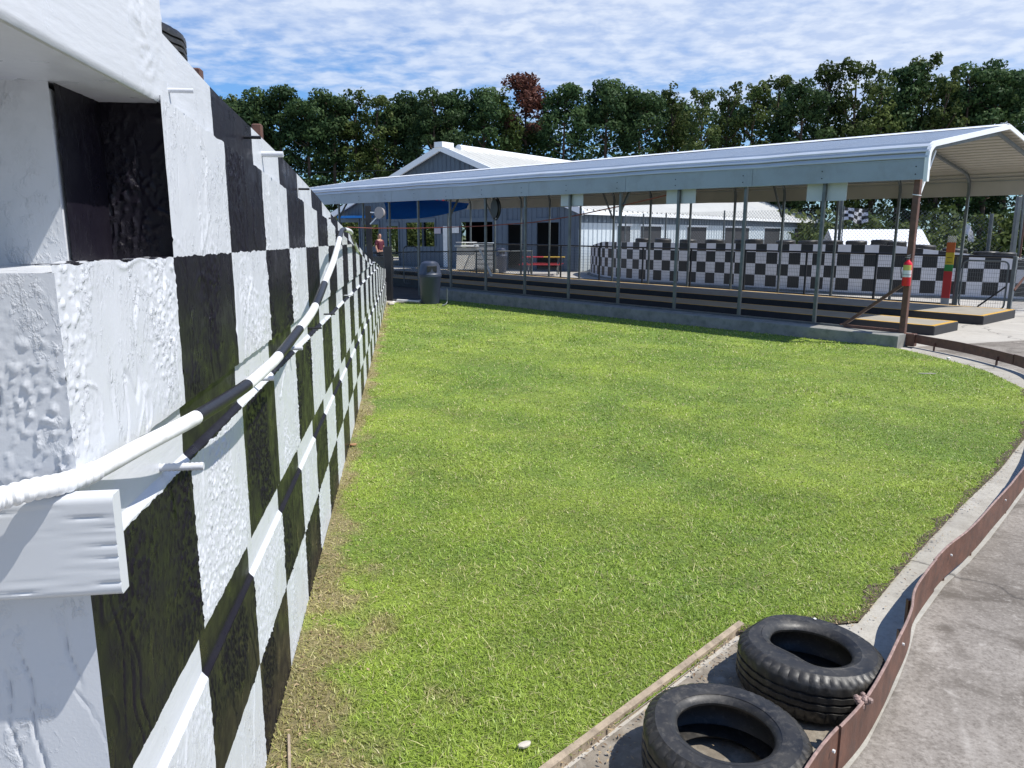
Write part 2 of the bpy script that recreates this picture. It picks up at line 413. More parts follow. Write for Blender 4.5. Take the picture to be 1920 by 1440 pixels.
def panel(name, s0, s1, zlo, zhi, mat=M['wall'], seed=0, amp=.0045, rim=.0):
    ss = srange(s0, s1); vs = []; fs = []
    NZ = 100
    for i, s in enumerate(ss):
        a, b = zlo(s), zhi(s)
        if b-a < .01: b = a+.01
        nz = NZ
        a2 = a+.006*noise.noise(Vector((s*17, 3, seed))); b2 = b+.005*noise.noise(Vector((s*15, 9, seed)))
        for j in range(nz+1):
            f = j/nz; z = a2+(b2-a2)*f
            e = min(1, min(j, nz-j)/4+.35)
            vs.append((lump(s, z, seed, amp)*e, s, z))
    k = NZ+1
    for i in range(len(ss)-1):
        for j in range(NZ): fs.append((i*k+j, (i+1)*k+j, (i+1)*k+j+1, i*k+j+1))
    # return edges into the wall
    n = len(vs)
    for i, s in enumerate(ss):
        x, y, z = vs[i*k]; vs.append((-.05, y, z)); x, y, z = vs[i*k+NZ]; vs.append((-.05, y, z))
    for i in range(len(ss)-1):
        fs.append((n+2*i, n+2*i+2, (i+1)*k, i*k)); fs.append((i*k+NZ, (i+1)*k+NZ, n+2*i+3, n+2*i+1))
    b = MB(); b.add(vs, fs); return b.build(name, mat, wall, True, 55)
lim = lambda f: (lambda s: min(f(s), ztop(s)))
panel('stucco_panel', 1.200, SEND, lambda s: -.06, lim(lambda s: zs(s,.71)), seed=1)
panel('stucco_panel', 1.200, SEND, lim(lambda s: zs(s,.848)), lim(lambda s: zs(s,1.30)), seed=2)
panel('stucco_panel', 1.200, 1.842, lambda s: zs(s,1.443), lambda s: zs(s,1.795), seed=3)
panel('stucco_panel', 1.842, 16.5, lim(lambda s: zs(s,1.443)), lambda s: max(zcap(s), min(zs(s,1.45), ztop(s))), seed=4)
def channel(zl, zh, s0=1.205):
    b = MB(); ss = [s0+(SEND-s0)*i/240 for i in range(241)]
    prof = lambda s: [(.0, min(zs(s,zl)-.004, ztop(s))), (-.002, min(zs(s,zl)+.002, ztop(s))), (-.012, min(zs(s,zl)+.013, ztop(s))), (-.015, min(zs(s,zl)+.018, ztop(s))), (-.015, min(zs(s,zh)+.01, ztop(s)))]
    b.loft([[(n, s, z) for n, z in prof(s)] for s in ss], False, False)
    b.f = [tuple(reversed(f)) for f in b.f]
    return b.build('steel_channel', M['wall_smooth'], wall, False)
channel(.71, .846); channel(1.30, 1.443)
# upper board set back above the cap line, and the solid core
b = MB(); ss = [1.875+(SEND-1.875)*i/80 for i in range(81)]
b.loft([[(-.028, s, min(zcap(s)-.05, ztop(s)-.13)), (-.030, s, ztop(s)-.006), (-.036, s, ztop(s)), (-.30, s, ztop(s)), (-.30, s, -.1), (-.05, s, -.1)] for s in ss])
b.build('upper_board', M['wall_smooth'], wall)
def stuccoface(name, org, ud, vd, w, h, nd, mat, seed, amp=.007, st=.009):
    org, ud, vd, nd = map(Vector, (org, ud, vd, nd)); b = MB(); nu = max(2, int(w/st)); nv = max(2, int(h/st)); vs = []; fs = []
    for i in range(nu+1):
        for j in range(nv+1):
            u, v = w*i/nu, h*j/nv
            vs.append(org+ud*u+vd*v+nd*lump(u+seed, v, seed, amp))
    for i in range(nu):
        for j in range(nv): fs.append((i*(nv+1)+j, (i+1)*(nv+1)+j, (i+1)*(nv+1)+j+1, i*(nv+1)+j+1))
    b.add(vs, fs); return b.build(name, mat, wall, True, 60)
# camera-facing end of the lower block, its flat top, and the set-back upper block
stuccoface('end_face', (-.35,1.1995,-.06), (1,0,0), (0,0,1), .354, 1.85, (0,-1,0), M['wwhite'], 11, .0065, .0042)
MB().box((-.35,1.205,-.06),(-.9,1.3,1.79)).build('end_wall', M['pwhite'], wall)
MB().box((-.03,1.225,1.775),(-.9,3,1.785)).build('block_top', M['pwhite'], wall)
stuccoface('setback_face', (-.145,1.872,1.77), (1,0,0), (0,0,1), .143, .4, (0,-1,0), M['wblack'], 13, .0075, .0038)
stuccoface('setback_side', (-.142,1.64,1.77), (0,1,0), (0,0,1), .24, .4, (1,0,0), M['wblack'], 15, .004, .008)
stuccoface('setback_front', (-.6,1.622,1.77), (1,0,0), (0,0,1), .455, .4, (0,-1,0), M['wwhite'], 17, .004, .01)
MB().box((-.15,1.63,1.75),(-.88,2.2,2.13)).build('setback_core', M['pwhite'], wall)
MB().bevbox((-.075,1.165,1.772),(-.9,1.2,1.793),.004).build('ledge_strip', M['pwhite'], wall)
# header beam over the near end
b = MB(); b.bevbox((-.012,1.90,2.142),(-1.0,-.7,2.72),.006)
b.build('header_beam', M['pwhite'], wall)
b = MB(); vs = []; ns, nz_ = 200, 84
for i in range(ns+1):
    s_ = -.6+2.505*i/ns if i < 60 else .15+1.755*(i-60)/(ns-60)
    for j in range(nz_+1):
        z_ = 2.140+.57*j/nz_; e = max(.06, min(1, (s_-1.60)/.16)); r0 = .004 if j == 0 else 0
        vs.append((-.002-r0+lump(s_, z_, 21, .008)*e, s_, z_))
b.add(vs, [(i*(nz_+1)+j, (i+1)*(nz_+1)+j, (i+1)*(nz_+1)+j+1, i*(nz_+1)+j+1) for i in range(ns) for j in range(nz_)])
b.build('beam_skim', M['pwhite'], wall, True, 60)
b = MB(); R2 = random.Random(4); x_ = -.9; rings = []
for i in range(120):
    x = -.9+.976*i/119; e = .008 if i < 118 else .012
    ring = []
    for j in range(40):
        z = 1.283+.166*j/39; g_ = 0
        for q in range(9):
            zc_ = 1.30+.016*q+.010*noise.noise(Vector((x*5, q*3.1, 0))); st = noise.noise(Vector((x*4+q*7, q, 5)))
            if st > -.02: g_ += .0035*min(1, st*6+.2)*math.exp(-((z-zc_)/.0016)**2)
        cr = max(0, abs(j-19.5)-17.0)/2.5
        ring.append((x, 1.140+g_+.006*cr*cr, z))
    rings.append(ring+[(x,1.172,1.449),(x,1.172,1.283)])
b.loft(rings); b.build('plank', M['plankw'], wall, True, 50)
# anchor bolts with threads
def bolt(s, z, ln_, r, mat, th=True):
    b = MB(); pts = []; rr = []
    n = 22
    for i in range(n+1):
        pts.append((-.03+(ln_+.03)*i/n, s, z)); rr.append(r*(1.0 if (i % 2 or not th) else .86))
    b.tube(pts, rr, 10); return b.build('anchor_bolt', mat, wall, True, 50)
for i, s in enumerate([1.66, 2.73, 3.52, 4.35, 5.2, 7.0]):
    bolt(s, zs(s, 1.335 if i == 0 else 1.345), .078 if i == 0 else .06, .0095 if i < 3 else .006, M['pwhite'] if i in (0,1,2,5,7) else M['pblack'])
for s, z, k in [(2.02,2.195,0),(2.93,2.19,1),(3.28,2.165,2),(4.35,2.085,1),(6.0,1.96,1)]:
    bolt(s, z, .03 if k != 2 else .055, .006 if k != 2 else .012, M['pblack'] if k == 1 else M['pwhite'], False)
# bent striped pipe
PP = [(-120,975,1.04),(-40,950,1.09),(0,935,1.12),(60,918,1.15),(115,907,1.20),(160,892,1.26),(200,872,1.32),(262,838,1.42),(330,803,1.56),(367,783,1.66),(410,757,1.8),(463,722,2.0),(500,690,2.2),(522,668,2.36),(558,622,2.68),(585,585,3.0),(600,553,3.25),(612,522,3.6),(625,490,4.05),(633,462,4.5),(638,442,4.95),(643,431,5.3),(657,434,6.1),(661,445,6.9),(667,462,8.1),(674,476,9.2),(683,490,10.6),(690,497,12.2)]
pts = []
for x, y, t in PP:
    a, bb, c = ray(x, y); pts.append(wl((a*t, bb*t, H+c*t)))
fine = []; srcx = []
for i in range(len(pts)-1):
    p0, p1, p2, p3 = pts[max(i-1,0)], pts[i], pts[i+1], pts[min(i+2,len(pts)-1)]
    for k in range(9):
        t = k/9; fine.append(.5*((2*p1)+(p2-p0)*t+(2*p0-5*p1+4*p2-p3)*t*t+(3*p1-p0-3*p2+p3)*t**3)); srcx.append(PP[i][0]+(PP[i+1][0]-PP[i][0])*t)
fine.append(pts[-1]); srcx.append(PP[-1][0])
def pm(x):
    if x < 367: return M['pipewhite']
    for a, c_ in ((463,1),(522,0),(560,1),(590,0),(607,1),(636,0),(646,1),(658,0),(664,1),(671,0),(677,1),(684,0),(999,1)):
        if x < a: return M['pblack'] if c_ else M['pipewhite']
rr = []
for i, x in enumerate(srcx):
    e = .0158
    if x <= 178: e = .0158*(1.04 if i % 3 else .90)*1.08
    rr.append(e)
b = MB(); b.tube(fine, rr, 14, mats=[pm(x) for x in srcx[:-1]])
b.build('guard_pipe', None, wall, True, 50)

# earth fill and rusty posts behind the wall
b = MB(); ss = [1.7+(SEND-1.7)*i/30 for i in range(31)]
b.loft([[wall_p for wall_p in ((-.31, s, ztop(s)-.06), (-6.0, s, ztop(s)-.25), (-6.0, s, -.2), (-.31, s, -.2))] for s in ss])
bk = b.build('track_bank', M['yard']); bk.location = (-.543,0,0); bk.rotation_euler = (0,0,AW); tag(bk, kind='structure')
def rustpost(s, n, h, w, label):
    b = MB(); b.bevbox((-w/2,-w/2,0),(w/2,w/2,h),.006)
    o = b.build('steel_post', M['rust']); c, si = cos(AW), sin(AW)
    o.location = (-.543+n*c-s*si, n*si+s*c, ztop(s)-.08); o.rotation_euler = (0,0,AW)
    return tag(o, label, 'post')
rustpost(2.9, -.17, .235, .04, 'short brown steel post poking up behind the near wall top, beside the tyre')
rustpost(4.2, -.20, .30, .05, 'dark square steel post behind the black upper part of the near wall')

# ---------------------------------------------------------------- tyres
def tyre_mesh(Ro=.312, rin=.178, h=.20, k=180, dent=None, notch=True, pinch=None):
    P = [(rin,.032),(rin+.02,.012),(.235,.004),(.27,.0),(.293,.010),(.302,.026),(.309,.036)]
    g = [(.312,.045),(.312,.062),(.304,.064),(.304,.070),(.312,.072),(.312,.092),(.304,.094),(.304,.101),(.312,.103),(.312,.124),(.304,.126),(.304,.133),(.312,.135),(.312,.160)]
    P += g+[(.3105,.167),(.304,.177),(.296,.1835),(.278,.193),(.272,.1965),(.266,.1955),(.24,.198),(rin+.040,.1945),(rin+.036,.1965),(rin+.022,.192),(rin+.006,.183),(rin,.172),(rin+.002,.162),(rin+.03,.166),(.262,.172),(.288,.145),(.294,.1),(.288,.055),(.262,.03),(rin+.03,.034),(rin,.032)]
    sr = Ro/.312; sz = h/.2; rings = []
    for i, (r, z_) in enumerate(P):
        ring = []
        for j in range(k):
            z = z_; a = 2*pi*j/k; q = r*sr if r > .2 else r
            if notch and 5 <= i <= 7 and j % 4 == 0: q -= .008
            if notch and 21 <= i <= 24 and j % 4 == 0: q -= (.004,.007,.006,.002)[i-21]
            if notch and 22 <= i <= 24 and j % 4 == 0: z -= .002
            if notch and 8 <= i <= 20: 
                q += .0018*sin(a*k/6)
            zz = z*sz+(.0022*sin(a*k/6) if 8 <= i <= 20 else 0)
            x, y = q*cos(a), q*sin(a)
            if dent:
                th, am, wd = dent; d = (a-th+pi) % (2*pi)-pi; f = math.exp(-(d/wd)**2)
                o_ = min(1, max(0, (r-.19)/.09)); x -= cos(th)*am*f*o_; y -= sin(th)*am*f*o_; zz += .010*f*(z/.2)
            if pinch:
                th, am, wd = pinch; d = (a-th+pi) % (2*pi)-pi; f = math.exp(-(d/wd)**2)*min(1, max(0, (.285-r)/.08)); x -= cos(th)*am*f; y -= sin(th)*am*f
            ring.append((x, y, zz))
        rings.append(ring)
    b = MB(); b.loft(rings, True, False); b.f = [tuple(reversed(f)) for f in b.f]
    return b
def rivet(x, y, z, parent):
    b = MB(); b.lathe([(.006,0),(.0075,.002),(.005,.004),(.001,.005)], 10, (x,y,z)); return b.build('rivet', M['wlabel'], parent)
t1 = tyre_mesh(.285, .162, .195, dent=(2.3,.010,.5)).build('old_tyre', M['rubber'], None, True, 38)
t1.location = (.725,2.36,.004); t1.rotation_euler = (.03,.02,.6)
tag(t1, 'worn black tyre at the bottom edge, nearer of the two beside the brown barrier', 'tyre', 'tyres lying beside the track barrier')
t2 = tyre_mesh(.288, .158, .20, dent=(2.35,.035,.42), pinch=(3.75,.045,.55)).build('old_tyre', M['rubber'], None, True, 38)
t2.location = (1.215,2.885,.004); t2.rotation_euler = (-.02,.05,0)
tag(t2, 'dented black tyre with a weed growing inside, farther of the two by the brown barrier', 'tyre', 'tyres lying beside the track barrier')
rivet(-.16,-.16,.193,t1); rivet(.10,.215,.199,t2)
# weed in the dented tyre
b = MB()
for i in range(9):
    a = R.uniform(0, 6.28); L = R.uniform(.05,.11); x = R.uniform(-.02,.02); y = R.uniform(-.02,.02); w = .007
    p = [Vector((x+cos(a)*L*t*.7, y+sin(a)*L*t*.7, .005+L*1.2*t-.05*t*t)) for t in (0,.35,.7,1)]
    sd = Vector((-sin(a), cos(a), 0))
    for q0, q1, w0, w1 in ((p[0],p[1],.003,w),(p[1],p[2],w,w*.8),(p[2],p[3],w*.8,.0005)):
        b.face([q0-sd*w0, q0+sd*w0, q1+sd*w1, q1-sd*w1])
weed = b.build('weed', simple('weed_leaf', (.13,.28,.05), .5, bmp=0)); weed.location = (1.17,2.93,.0)
tag(weed, 'small green weed growing inside the dented tyre', 'plant')
# tyre on the near wall top
k1 = tyre_mesh(.31,.18,.2, k=96).build('old_tyre', M['rubber'], None, True, 38)
k1.location = (-1.20,2.24,2.300); k1.scale = (.93,.93,.55); tag(k1, 'black tyre resting behind the top of the near wall, up against the sky', 'tyre')

# ---------------------------------------------------------------- ground
def flat(name, pts, z, mat, label=None, kind='structure', grid=None):
    b = MB(); b.face([(p[0], p[1], z) for p in pts]); o = b.build(name, mat); return tag(o, label, kind=kind)
flat('ground', [(-400,-200),(400,-200),(400,600),(-400,600)], -.09, simple('far_earth', (.10,.12,.05), .95, bmp=.2))
flat('yard_pavement', [(-30,-12),(60,-12),(60,62),(-30,62)], -.02, M['yard'])
LAWN = [(-.50,-.3)]+[(-.543+.002-.1368*y, y) for y in (1.0, 5, 10, 15, 20.9)]+[(-2.2,21.2)]
# right side boundary
EDGE = [(6.36,12.33),(6.47,11.28),(6.5,10.4),(6.2,9.1),(5.6,8.0),(4.73,6.87),(3.9,5.9),(3.09,5.04),(2.26,4.12),(1.68,3.44),(1.35,3.38),(1.06,3.34),(.64,2.89),(.15,2.4),(-.35,1.9),(-.45,-.3)]
OP = Vector((6.58,12.89,0)); AP = math.radians(41.6); TILT = .0066
def pv(w, s, z=0): return Vector((OP.x+w*cos(AP)-s*sin(AP), OP.y+w*sin(AP)+s*cos(AP), z))
curbpts = [tuple(pv(-.42, s))[:2] for s in (12.9, 8, 4, 0)]
LAWN += curbpts+EDGE
flat('lawn', LAWN, .0, M['lawn'])
BARR = [(-.2,.7),(.3,1.35),(.75,1.92),(1.02,2.25),(1.29,2.53),(1.60,2.93),(1.77,3.17),(1.93,3.42),(2.30,3.84),(2.6,4.13),(2.95,4.5),(3.78,5.42),(4.6,6.45),(5.5,7.75),(6.3,8.9),(6.75,9.75),(6.93,10.5),(6.9,11.6),(6.68,12.7)]
flat('kerb_strip', [(p[0],p[1]) for p in EDGE if p[1] > -.2][::-1]+[(x+.02,y) for x, y in BARR if y > .9][::-1][::-1], -.006, M['strip'])
flat('race_track', [(x+.0,y) for x, y in BARR]+[(9,13.5),(30,9),(30,-8),(0,-8)], -.012, M['track'])
# pit lane surface
flat('pit_lane', [tuple(pv(w, s))[:2] for w, s in ((.15,3.0),(.15,24),(4.3,24),(4.3,3.0))], -.008, M['asphalt'])
flat('service_road', [tuple(pv(w, s))[:2] for w, s in ((.15,12.95),(-1.6,13.0),(-3.5,22),(.15,24))], -.0075, M['asphalt'])
b = MB(); E2 = [p for p in EDGE if 3.3 < p[1] < 9.5]; prev = None
for (x0, y0), (x1, y1) in zip(E2, E2[1:]):
    L = math.hypot(x1-x0, y1-y0); k = max(2, int(L/.035)); nx, ny = -(y1-y0)/L, (x1-x0)/L
    for i in range(k+1):
        x, y = x0+(x1-x0)*i/k, y0+(y1-y0)*i/k; wn = max(.006, .045+.075*noise.noise(Vector((x*6, y*6, 0)))+.03*noise.noise(Vector((x*23, y*23, 3))))
        on = .004+.010*abs(noise.noise(Vector((x*30, y*30, 7)))); cur = ((x+nx*on, y+ny*on, .003), (x-nx*wn, y-ny*wn, .0035))
        if prev: b.face([prev[0], cur[0], cur[1], prev[1]])
        prev = cur
tag(b.build('soil_edge', simple('edge_soil', (.085,.065,.045), .95, var=.5, vscale=30, bmp=.8)), kind='structure')
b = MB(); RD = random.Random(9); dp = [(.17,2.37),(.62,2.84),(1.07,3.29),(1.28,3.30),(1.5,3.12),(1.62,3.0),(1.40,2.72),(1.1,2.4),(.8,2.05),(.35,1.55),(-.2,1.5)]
b.face([(x, y, -.002) for x, y in dp]); tag(b.build('shaded_dirt_patch', simple('shaded_dusty_dirt', (.22,.19,.15), .95, var=.45, vscale=7, bmp=.9, dirt=((.34,.31,.26), .8))), kind='structure')  # dusty dirt, its colour darkened for the shadow around the tyres
# timber edging
b = MB(); e0 = Vector((.1,2.36,0)); e1 = Vector((1.10,3.40,0)); d = (e1-e0).normalized(); n = Vector((d.y,-d.x,0))
rings = []
for i in range(25):
    p = e0+(e1-e0)*i/24; j = .004*noise.noise(Vector((i*.6,0,0)))
    rings.append([p-n*.014+Vector((0,0,-.05)), p+n*(.014+j)+Vector((0,0,-.05)), p+n*(.014+j)+Vector((0,0,.018+j)), p-n*(.014-j)+Vector((0,0,.022+j*1.5))])
b.loft(rings); tag(b.build('timber_edging', M['wood']), 'weathered timber board edging the lawn beside the two tyres', 'edging')

# grass blades
def inside(px, py, poly):
    c = np.zeros(len(px), bool); n = len(poly)
    for i in range(n):
        x0, y0 = poly[i]; x1, y1 = poly[(i+1) % n]
        if y0 == y1: continue
        m = ((y0 > py) != (y1 > py)) & (px < (x1-x0)*(py-y0)/(y1-y0)+x0); c ^= m
    return c
rg = np.random.default_rng(3)
def blades():
    X = []; Y = []; S = []
    for y0, y1, dens, sz in ((.9,3.6,17000,.85),(3.6,5.5,9000,1.05),(5.5,8,4200,1.4),(8,12,1800,2.0),(12,21.2,560,3.3)):
        x0, x1 = -3.6, 6.7; n = int((x1-x0)*(y1-y0)*dens)
        px = rg.uniform(x0, x1, n); py = rg.uniform(y0, y1, n)
        # only where the camera's surroundings can show it
        k = inside(px, py, LAWN) & (np.abs(px) < .80*py+.8)
        X.append(px[k]); Y.append(py[k]); S.append(np.full(k.sum(), sz))
    x = np.concatenate(X); y = np.concatenate(Y); s = np.concatenate(S); n = len(x)
    dw = x+.543+.1368*y
    thin = np.clip(1.2-y*.2, .10, 1.0)
    bare = (dw < thin) & (rg.random(n) < .45*(1-dw/thin))
    x, y, s, dw = x[~bare], y[~bare], s[~bare], dw[~bare]; n = len(x)
    patch = np.sin(x*2.1+1.3*np.sin(y*1.7))*np.sin(y*1.9+x)*.25+1
    hgt = rg.uniform(.010, .030, n)*patch*np.where(s > 1.3, 1+.25*(s-1.3), 1)
    wid = rg.uniform(.0016, .0030, n)*s**1.05
    az = rg.uniform(0, 2*pi, n); lean = rg.uniform(.25, 1.5, n)
    fx, fy = np.cos(az), np.sin(az); sx, sy = -fy, fx
    clip = rg.random(n) < .012; hgt = np.where(clip, hgt*2.3, hgt); lean = np.where(clip, 1.52, lean)
    tw = rg.uniform(-.9, .9, n); sx, sy = sx*np.cos(tw)+fx*np.sin(tw), sy*np.cos(tw)+fy*np.sin(tw)
    v = np.empty((n, 5, 3))
    for i, (t, w) in enumerate(((0,-1),(0,1),(.55,-.8),(.55,.8),(1,0))):
        off = np.sin(lean)*t*t+.25*t*np.sin(lean); zz = t*np.cos(lean*.8)*(1-.18*t)
        v[:, i, 0] = x+fx*off*hgt+sx*w*wid; v[:, i, 1] = y+fy*off*hgt+sy*w*wid; v[:, i, 2] = np.maximum(zz*hgt, .001)
    V = v.reshape(-1, 3)
    base = np.arange(n)[:, None]*5
    tri = np.concatenate([base+np.array([[0,1,3]]), base+np.array([[0,3,2]]), base+np.array([[2,3,4]])], 1).reshape(-1, 3)
    me = bpy.data.meshes.new('grass'); me.vertices.add(len(V)); me.vertices.foreach_set('co', V.ravel())
    me.loops.add(tri.size); me.loops.foreach_set('vertex_index', tri.ravel().astype(np.int32))
    me.polygons.add(len(tri)); me.polygons.foreach_set('loop_start', np.arange(0, tri.size, 3, dtype=np.int32))
    me.update(calc_edges=True)
    a = me.color_attributes.new('tint', 'FLOAT_COLOR', 'POINT')
    c = np.ones((n, 4)); c[:, :3] = rg.random((n, 3)); c[clip, 1] = 1.0; a.data.foreach_set('color', np.repeat(c, 5, 0).ravel())
    me.materials.append(M['blade'])
    o = bpy.data.objects.new('grass', me); COL.objects.link(o); tag(o, 'short mown green grass of the lawn', 'grass', kind='stuff')
    print('blades', n)
blades()
# litter on the lawn
def litter(p, L, w, h, a, label, mat):
    b = MB(); k = 7
    b.loft([[(L*t*.5, w*.5*cos(2*pi*j/k)*math.sqrt(1-t*t*.9), h*.5+h*.5*sin(2*pi*j/k)) for j in range(k)] for t in (-1,-.5,0,.5,1)])
    o = b.build('litter', mat); o.location = (p[0],p[1],.012); o.rotation_euler = (0,0,a); tag(o, label, 'litter')
litter(gz(1738,703), .22, .018, .015, -.1, 'pale straw lying on the grass near the far barrier', M['stone'])
litter(gz(1778,675), .05, .04, .03, 0, 'small white scrap on the grass near the barrier posts', M['wlabel'])
litter(gz(983,1405), .05, .035, .015, .5, 'pale dry leaf on the near grass left of the timber edging', M['stone'])
litter(gz(662,838), .06, .045, .02, .5, 'tan leaf on the grass beside the checkered wall', simple('dry_leaf', (.36,.2,.1), .8))
b = MB(); b.tube([gz(541,1378,.015), gz(543,1450,.012)], .006, 6)
tag(b.build('stick', M['wood']), 'thin pale stick on the bare ground at the wall foot', 'stick')

b = MB(); RL = random.Random(12)
def bit(x, y, L):
    a = RL.uniform(0, 6.28); w_ = L*RL.uniform(.25,.5); z = .006+RL.uniform(0,.008); t = RL.uniform(-.006,.006)
    c_, s_ = cos(a), sin(a); P = [(-L,0,0),(0,-w_,t),(L,0,.004),(0,w_,-t)]
    b.face([(x+p[0]*c_-p[1]*s_, y+p[0]*s_+p[1]*c_, z+abs(p[2])) for p in P])
lm1 = simple('litter_brown', (.16,.10,.055), .9, bmp=0); lm2 = simple('litter_tan', (.36,.27,.16), .9, bmp=0)
for (x0, y0), (x1, y1) in zip(EDGE, EDGE[1:]):
    L = math.hypot(x1-x0, y1-y0)
    for i in range(int(L*70)):
        t = RL.random(); nx, ny = (y1-y0)/L, -(x1-x0)/L; d = RL.gauss(.0, .045)
        b.mat(lm1 if RL.random() < .6 else lm2); bit(x0+(x1-x0)*t+nx*d, y0+(y1-y0)*t+ny*d, RL.uniform(.004,.013))
for i in range(900):
    y = RL.uniform(1.5, 9); b.mat(lm1 if RL.random() < .5 else lm2); bit(-.543-.1368*y+abs(RL.gauss(0, .16))+.02, y, RL.uniform(.004,.014))
for i in range(260):
    t = RL.random(); d = abs(RL.gauss(0,.16)); b.mat(lm1 if RL.random() < .5 else lm2); bit(.15+.95*t+.70*d, 2.36+1.02*t-.70*d, RL.uniform(.004,.012))
tag(b.build('leaf_litter', None), 'dry leaf crumbs along the lawn edges', 'leaf litter', kind='stuff')

# ---------------------------------------------------------------- steel track barrier
def plank_path(name, pts, z0, z1, th, label):
    P = [Vector((x, y, 0)) for x, y in pts]; fine = []
    for i in range(len(P)-1):
        p0, p1, p2, p3 = P[max(i-1,0)], P[i], P[i+1], P[min(i+2,len(P)-1)]
        for k in range(6):
            t = k/6; fine.append(.5*((2*p1)+(p2-p0)*t+(2*p0-5*p1+4*p2-p3)*t*t+(3*p1-p0-3*p2+p3)*t**3))
    fine.append(P[-1]); return fine
bar = empty('track_barrier', (1.29,2.53,0), 0, 'long brown painted steel plank barrier curving between the lawn and the concrete track', 'barrier')
fp = plank_path('', BARR, 0, 0, 0, '')
cuts = [0, 20, 46, 66, 96, len(fp)-1]
for ci, (a, c) in enumerate(zip(cuts, cuts[1:])):
    b = MB(); rings = []; seg = fp[a:c+1]
    off = .0 if ci % 2 == 0 else .007
    for i, p in enumerate(seg):
        q0 = seg[max(i-1,0)]; q1 = seg[min(i+1,len(seg)-1)]; t = (q1-q0).normalized(); n = Vector((t.y,-t.x,0))
        w = .004*noise.noise(p*3); zt = .205+.004*noise.noise(p*2)+(.006 if ci % 2 else 0); zb = .03 if ci < 3 else .06
        c0 = p+n*(off+w)-Vector((1.29,2.53,0))
        rings.append([c0-n*.006+Vector((0,0,zb)), c0+n*.006+Vector((0,0,zb)), c0+n*.006+Vector((0,0,zt-.004)), c0+n*.003+Vector((0,0,zt)), c0-n*.003+Vector((0,0,zt)), c0-n*.006+Vector((0,0,zt-.004))])
    k = 6
    b.mat(M['rust']).mat(M['rustedge']); b.cur = 0; b.loft(rings)
    for fi in range(len(seg)-1):
        for j in (2,3,4): b.m[fi*k+j] = 1
    b.build('steel_plank', None, bar)
# weld lump, rivets and feet
b = MB()
q = Vector((1.27,2.50,0))
for i in range(14):
    c = q+Vector((R.uniform(-.03,.02), R.uniform(-.03,.02), .2+R.uniform(-.01,.012)))-Vector((1.29,2.53,0)); r = R.uniform(.008,.014)
    b.lathe([(r*.3,-r),(r,-r*.3),(r*.9,r*.5),(r*.3,r)], 7, c)
b.build('weld_lump', M['rustedge'], bar)
for x, y in ((1.66,2.98),(1.05,2.27),(.93,2.12),(2.36,3.86),(3.2,4.75)):
    p = min(fp, key=lambda q: (q.x-x)**2+(q.y-y)**2); i = fp.index(p); t = (fp[i+1]-fp[i]).normalized(); n = Vector((t.y,-t.x,0))
    b = MB(); c = p+n*.012-Vector((1.29,2.53,0)); b.tube([c+Vector((0,0,.15)), c+n*.008+Vector((0,0,.15))], .006, 8); b.build('rivet', M['wlabel'], bar)
for i in range(14, len(fp), 7):
    p = fp[i]-Vector((1.29,2.53,0)); t = (fp[min(i+1,len(fp)-1)]-fp[i-1]).normalized(); n = Vector((-t.y,t.x,0))
    b = MB(); b.bar(p+n*.02+Vector((0,0,-.02)), p+n*.02+Vector((0,0,.12)), .022); b.build('foot', M['rust'], bar)

# ---------------------------------------------------------------- pavilion
L0, L1, W = -.16, 22.2, 7.0
pav = empty('pit_pavilion', OP, AP, 'long open carport pavilion with white ribbed metal roof on steel posts over the pit lane', 'pavilion'); pav.rotation_euler[0] = TILT
def roofprof():
    half = [(-.13,2.70),(-.13,3.02),(-.157,3.032),(-.152,3.062),(-.125,3.068),(-.115,3.10),(-.140,3.125),(-.125,3.155),(-.088,3.152),(-.068,3.178),(-.080,3.21),(-.04,3.238),(.0,3.232),(.06,3.26)]
    out = [(a, c, 0) for a, c in half]
    n = 15; x0, z0, x1, z1 = .06, 3.26, 3.5, 3.80
    for i in range(n):
        fa = i/n; st = (x1-x0)/n
        x = x0+st*i; z = z0+(z1-z0)*fa; sl = (z1-z0)/(x1-x0)
        out += [(x+st*.30, z+sl*st*.30, 0), (x+st*.38, z+sl*st*.38+.034, 1), (x+st*.58, z+sl*st*.58+.034, 1), (x+st*.66, z+sl*st*.66, 0)]
    full = [(a, c) for a, c, _ in out]
    full += [(3.5,3.815)]+[(7.0-a, c) for a, c in reversed(full)]
    return full
prof = roofprof()
b = MB(); segs = 30
def sag(s): return .010*sin(s*1.1)+.006*sin(s*2.7)
rings = [[(w, L0+(L1-L0)*i/segs, z+sag(i)*.5) for w, z in prof] for i in range(segs+1)]
b.loft(rings, False, False)
b.build('roof_sheet', M['roof'], pav)
b = MB(); b.loft([[(w+(.006 if w < .05 else -.006 if w > 6.95 else 0), y, z-.006) for w, y, z in r_] for r_ in rings], False, False)
b.build('roof_underside', M['under'], pav)
# lower flat fascia with seams + screws; its shade is put into the colour
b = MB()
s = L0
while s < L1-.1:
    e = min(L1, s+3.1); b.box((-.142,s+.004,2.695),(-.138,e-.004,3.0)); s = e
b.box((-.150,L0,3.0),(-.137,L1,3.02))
b.build('fascia', simple('shaded_roof_paint', (.29,.335,.385), .4, var=.08, vscale=1.2, bmp=.03, dirt=((.22,.24,.25), .5)), pav)
for k in range(13):
    for dz in (2.78,2.90):
        b = MB(); b.tube([(-.150,k*1.57,dz),(-.142,k*1.57,dz)], .010, 8); b.build('screw', M['rail'], pav)
